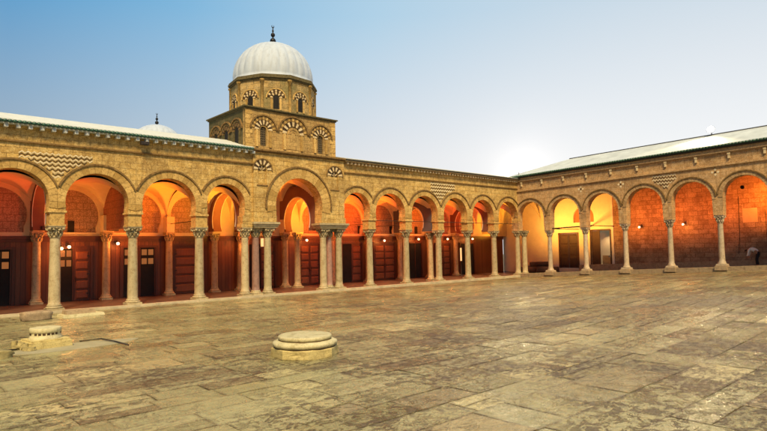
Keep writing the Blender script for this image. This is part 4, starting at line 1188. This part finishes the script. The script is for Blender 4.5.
SUN_AZ, SUN_EL = 216, 50                       # bearing from +y towards +x
sd = Vector((sin(radians(SUN_AZ))*cos(radians(SUN_EL)), cos(radians(SUN_AZ))*cos(radians(SUN_EL)), sin(radians(SUN_EL))))
sun = bpy.data.lights.new('sun', 'SUN'); sun.energy = 4.8; sun.angle = radians(14); sun.color = (1, .77, .42)
so = bpy.data.objects.new('sun', sun); COL.objects.link(so); so.rotation_euler = sd.to_track_quat('Z', 'Y').to_euler()

wd = bpy.data.worlds.new('World'); C.world = wd; wd.use_nodes = True
t = wd.node_tree; t.nodes.clear()
N = lambda k, **kw: (lambda o: ([setattr(o, a, b) for a, b in kw.items()], o)[1])(t.nodes.new(k))
out = N('ShaderNodeOutputWorld'); tc = N('ShaderNodeTexCoord')
sky = N('ShaderNodeTexSky', sky_type='NISHITA', sun_disc=False, sun_elevation=radians(SUN_EL), sun_rotation=radians(SUN_AZ), air_density=1.2, dust_density=2.0)
bg1 = N('ShaderNodeBackground'); t.links.new(sky.outputs[0], bg1.inputs[0]); bg1.inputs[1].default_value = .012
def dotw(v):
    o = N('ShaderNodeVectorMath', operation='DOT_PRODUCT'); t.links.new(tc.outputs['Generated'], o.inputs[0]); o.inputs[1].default_value = v; return o.outputs['Value']
def rng(f, a, b, c=0., d=1., sm_=True):
    o = N('ShaderNodeMapRange'); 
    if sm_: o.interpolation_type = 'SMOOTHSTEP'
    t.links.new(f, o.inputs[0])
    for i, v in enumerate((a, b, c, d)): o.inputs[i+1].default_value = v
    return o.outputs[0]
def mixc(f, a, b):
    o = N('ShaderNodeMix', data_type='RGBA')
    if isinstance(f, float): o.inputs[0].default_value = f
    else: t.links.new(f, o.inputs[0])
    for i, v in ((6, a), (7, b)):
        if isinstance(v, tuple): o.inputs[i].default_value = (*v, 1)
        else: t.links.new(v, o.inputs[i])
    return o.outputs[2]
def dirv(az, el): return (sin(radians(az))*cos(radians(el)), cos(radians(az))*cos(radians(el)), sin(radians(el)))
def cramp(f, stops):
    o = N('ShaderNodeValToRGB'); t.links.new(f, o.inputs[0]); e = o.color_ramp.elements
    while len(e) < len(stops): e.new(.5)
    for q, (p, c) in zip(e, stops): q.position = p; q.color = (*c, 1)
    return o.outputs[0]
db = rng(dotw(dirv(75, 5)), -1, 1, 0, 1, False)      # 0 behind the camera, 1 towards the afterglow
dz = dotw((0, 0, 1))
high = cramp(db, [(.0, (.12,.18,.28)), (.5, (.11,.24,.42)), (.70, (.085,.31,.56)), (.80, (.20,.44,.66)), (.90, (.41,.60,.74)), (.985, (.59,.68,.75)), (1, (.64,.70,.75))])
low = cramp(db, [(.0, (.16,.19,.25)), (.5, (.22,.28,.36)), (.70, (.33,.40,.47)), (.80, (.48,.535,.59)), (.92, (.74,.735,.745)), (.985, (.85,.845,.84)), (1, (.86,.86,.86))])
colr = mixc(rng(dz, .15, .385, 0, 1, False), low, high)
def mth(op, a, b=0.0):
    o = N('ShaderNodeMath', operation=op)
    for i, v in ((0, a), (1, b)):
        if isinstance(v, (int, float)): o.inputs[i].default_value = v
        else: t.links.new(v, o.inputs[i])
    return o.outputs[0]
glow = dotw(dirv(55.9, 6.9))
ang = mth('ARCCOSINE', mth('MINIMUM', glow, .999999))
halo = mth('EXPONENT', mth('MULTIPLY', ang, -17.0)); core = mth('EXPONENT', mth('MULTIPLY', ang, -40.0))
colr = mixc(mth('MULTIPLY', halo, .65), colr, (.93, .89, .87))
colr = mixc(core, colr, (1.5, 1.42, 1.36))
bg2 = N('ShaderNodeBackground'); t.links.new(colr, bg2.inputs[0]); bg2.inputs[1].default_value = .81
ad = N('ShaderNodeAddShader'); t.links.new(bg1.outputs[0], ad.inputs[0]); t.links.new(bg2.outputs[0], ad.inputs[1]); t.links.new(ad.outputs[0], out.inputs[0])

# ================================================================== CAMERA
f_px = 567.885; yaw, pitch, roll = .73128, .057655, .018385
fw = Vector((sin(yaw)*cos(pitch), cos(yaw)*cos(pitch), sin(pitch)))
r0 = Vector((cos(yaw), -sin(yaw), 0)); u0 = r0.cross(fw)
rv = r0*cos(roll) - u0*sin(roll); uv = r0*sin(roll) + u0*cos(roll)
cam = bpy.data.cameras.new('camera'); cam.sensor_fit = 'HORIZONTAL'; cam.sensor_width = 36; cam.lens = 36*f_px/767
cam.clip_end = 1000; cam.clip_start = .1
co = bpy.data.objects.new('camera', cam); COL.objects.link(co)
co.matrix_world = Matrix(((rv.x, uv.x, -fw.x, 0), (rv.y, uv.y, -fw.y, -28.2863), (rv.z, uv.z, -fw.z, 2.433), (0, 0, 0, 1)))
C.camera = co
C.view_settings.view_transform = 'Standard'; C.view_settings.look = 'None'; C.view_settings.gamma = 1; C.view_settings.exposure = .30
C.view_settings.use_curve_mapping = False
C.render.engine = 'CYCLES'
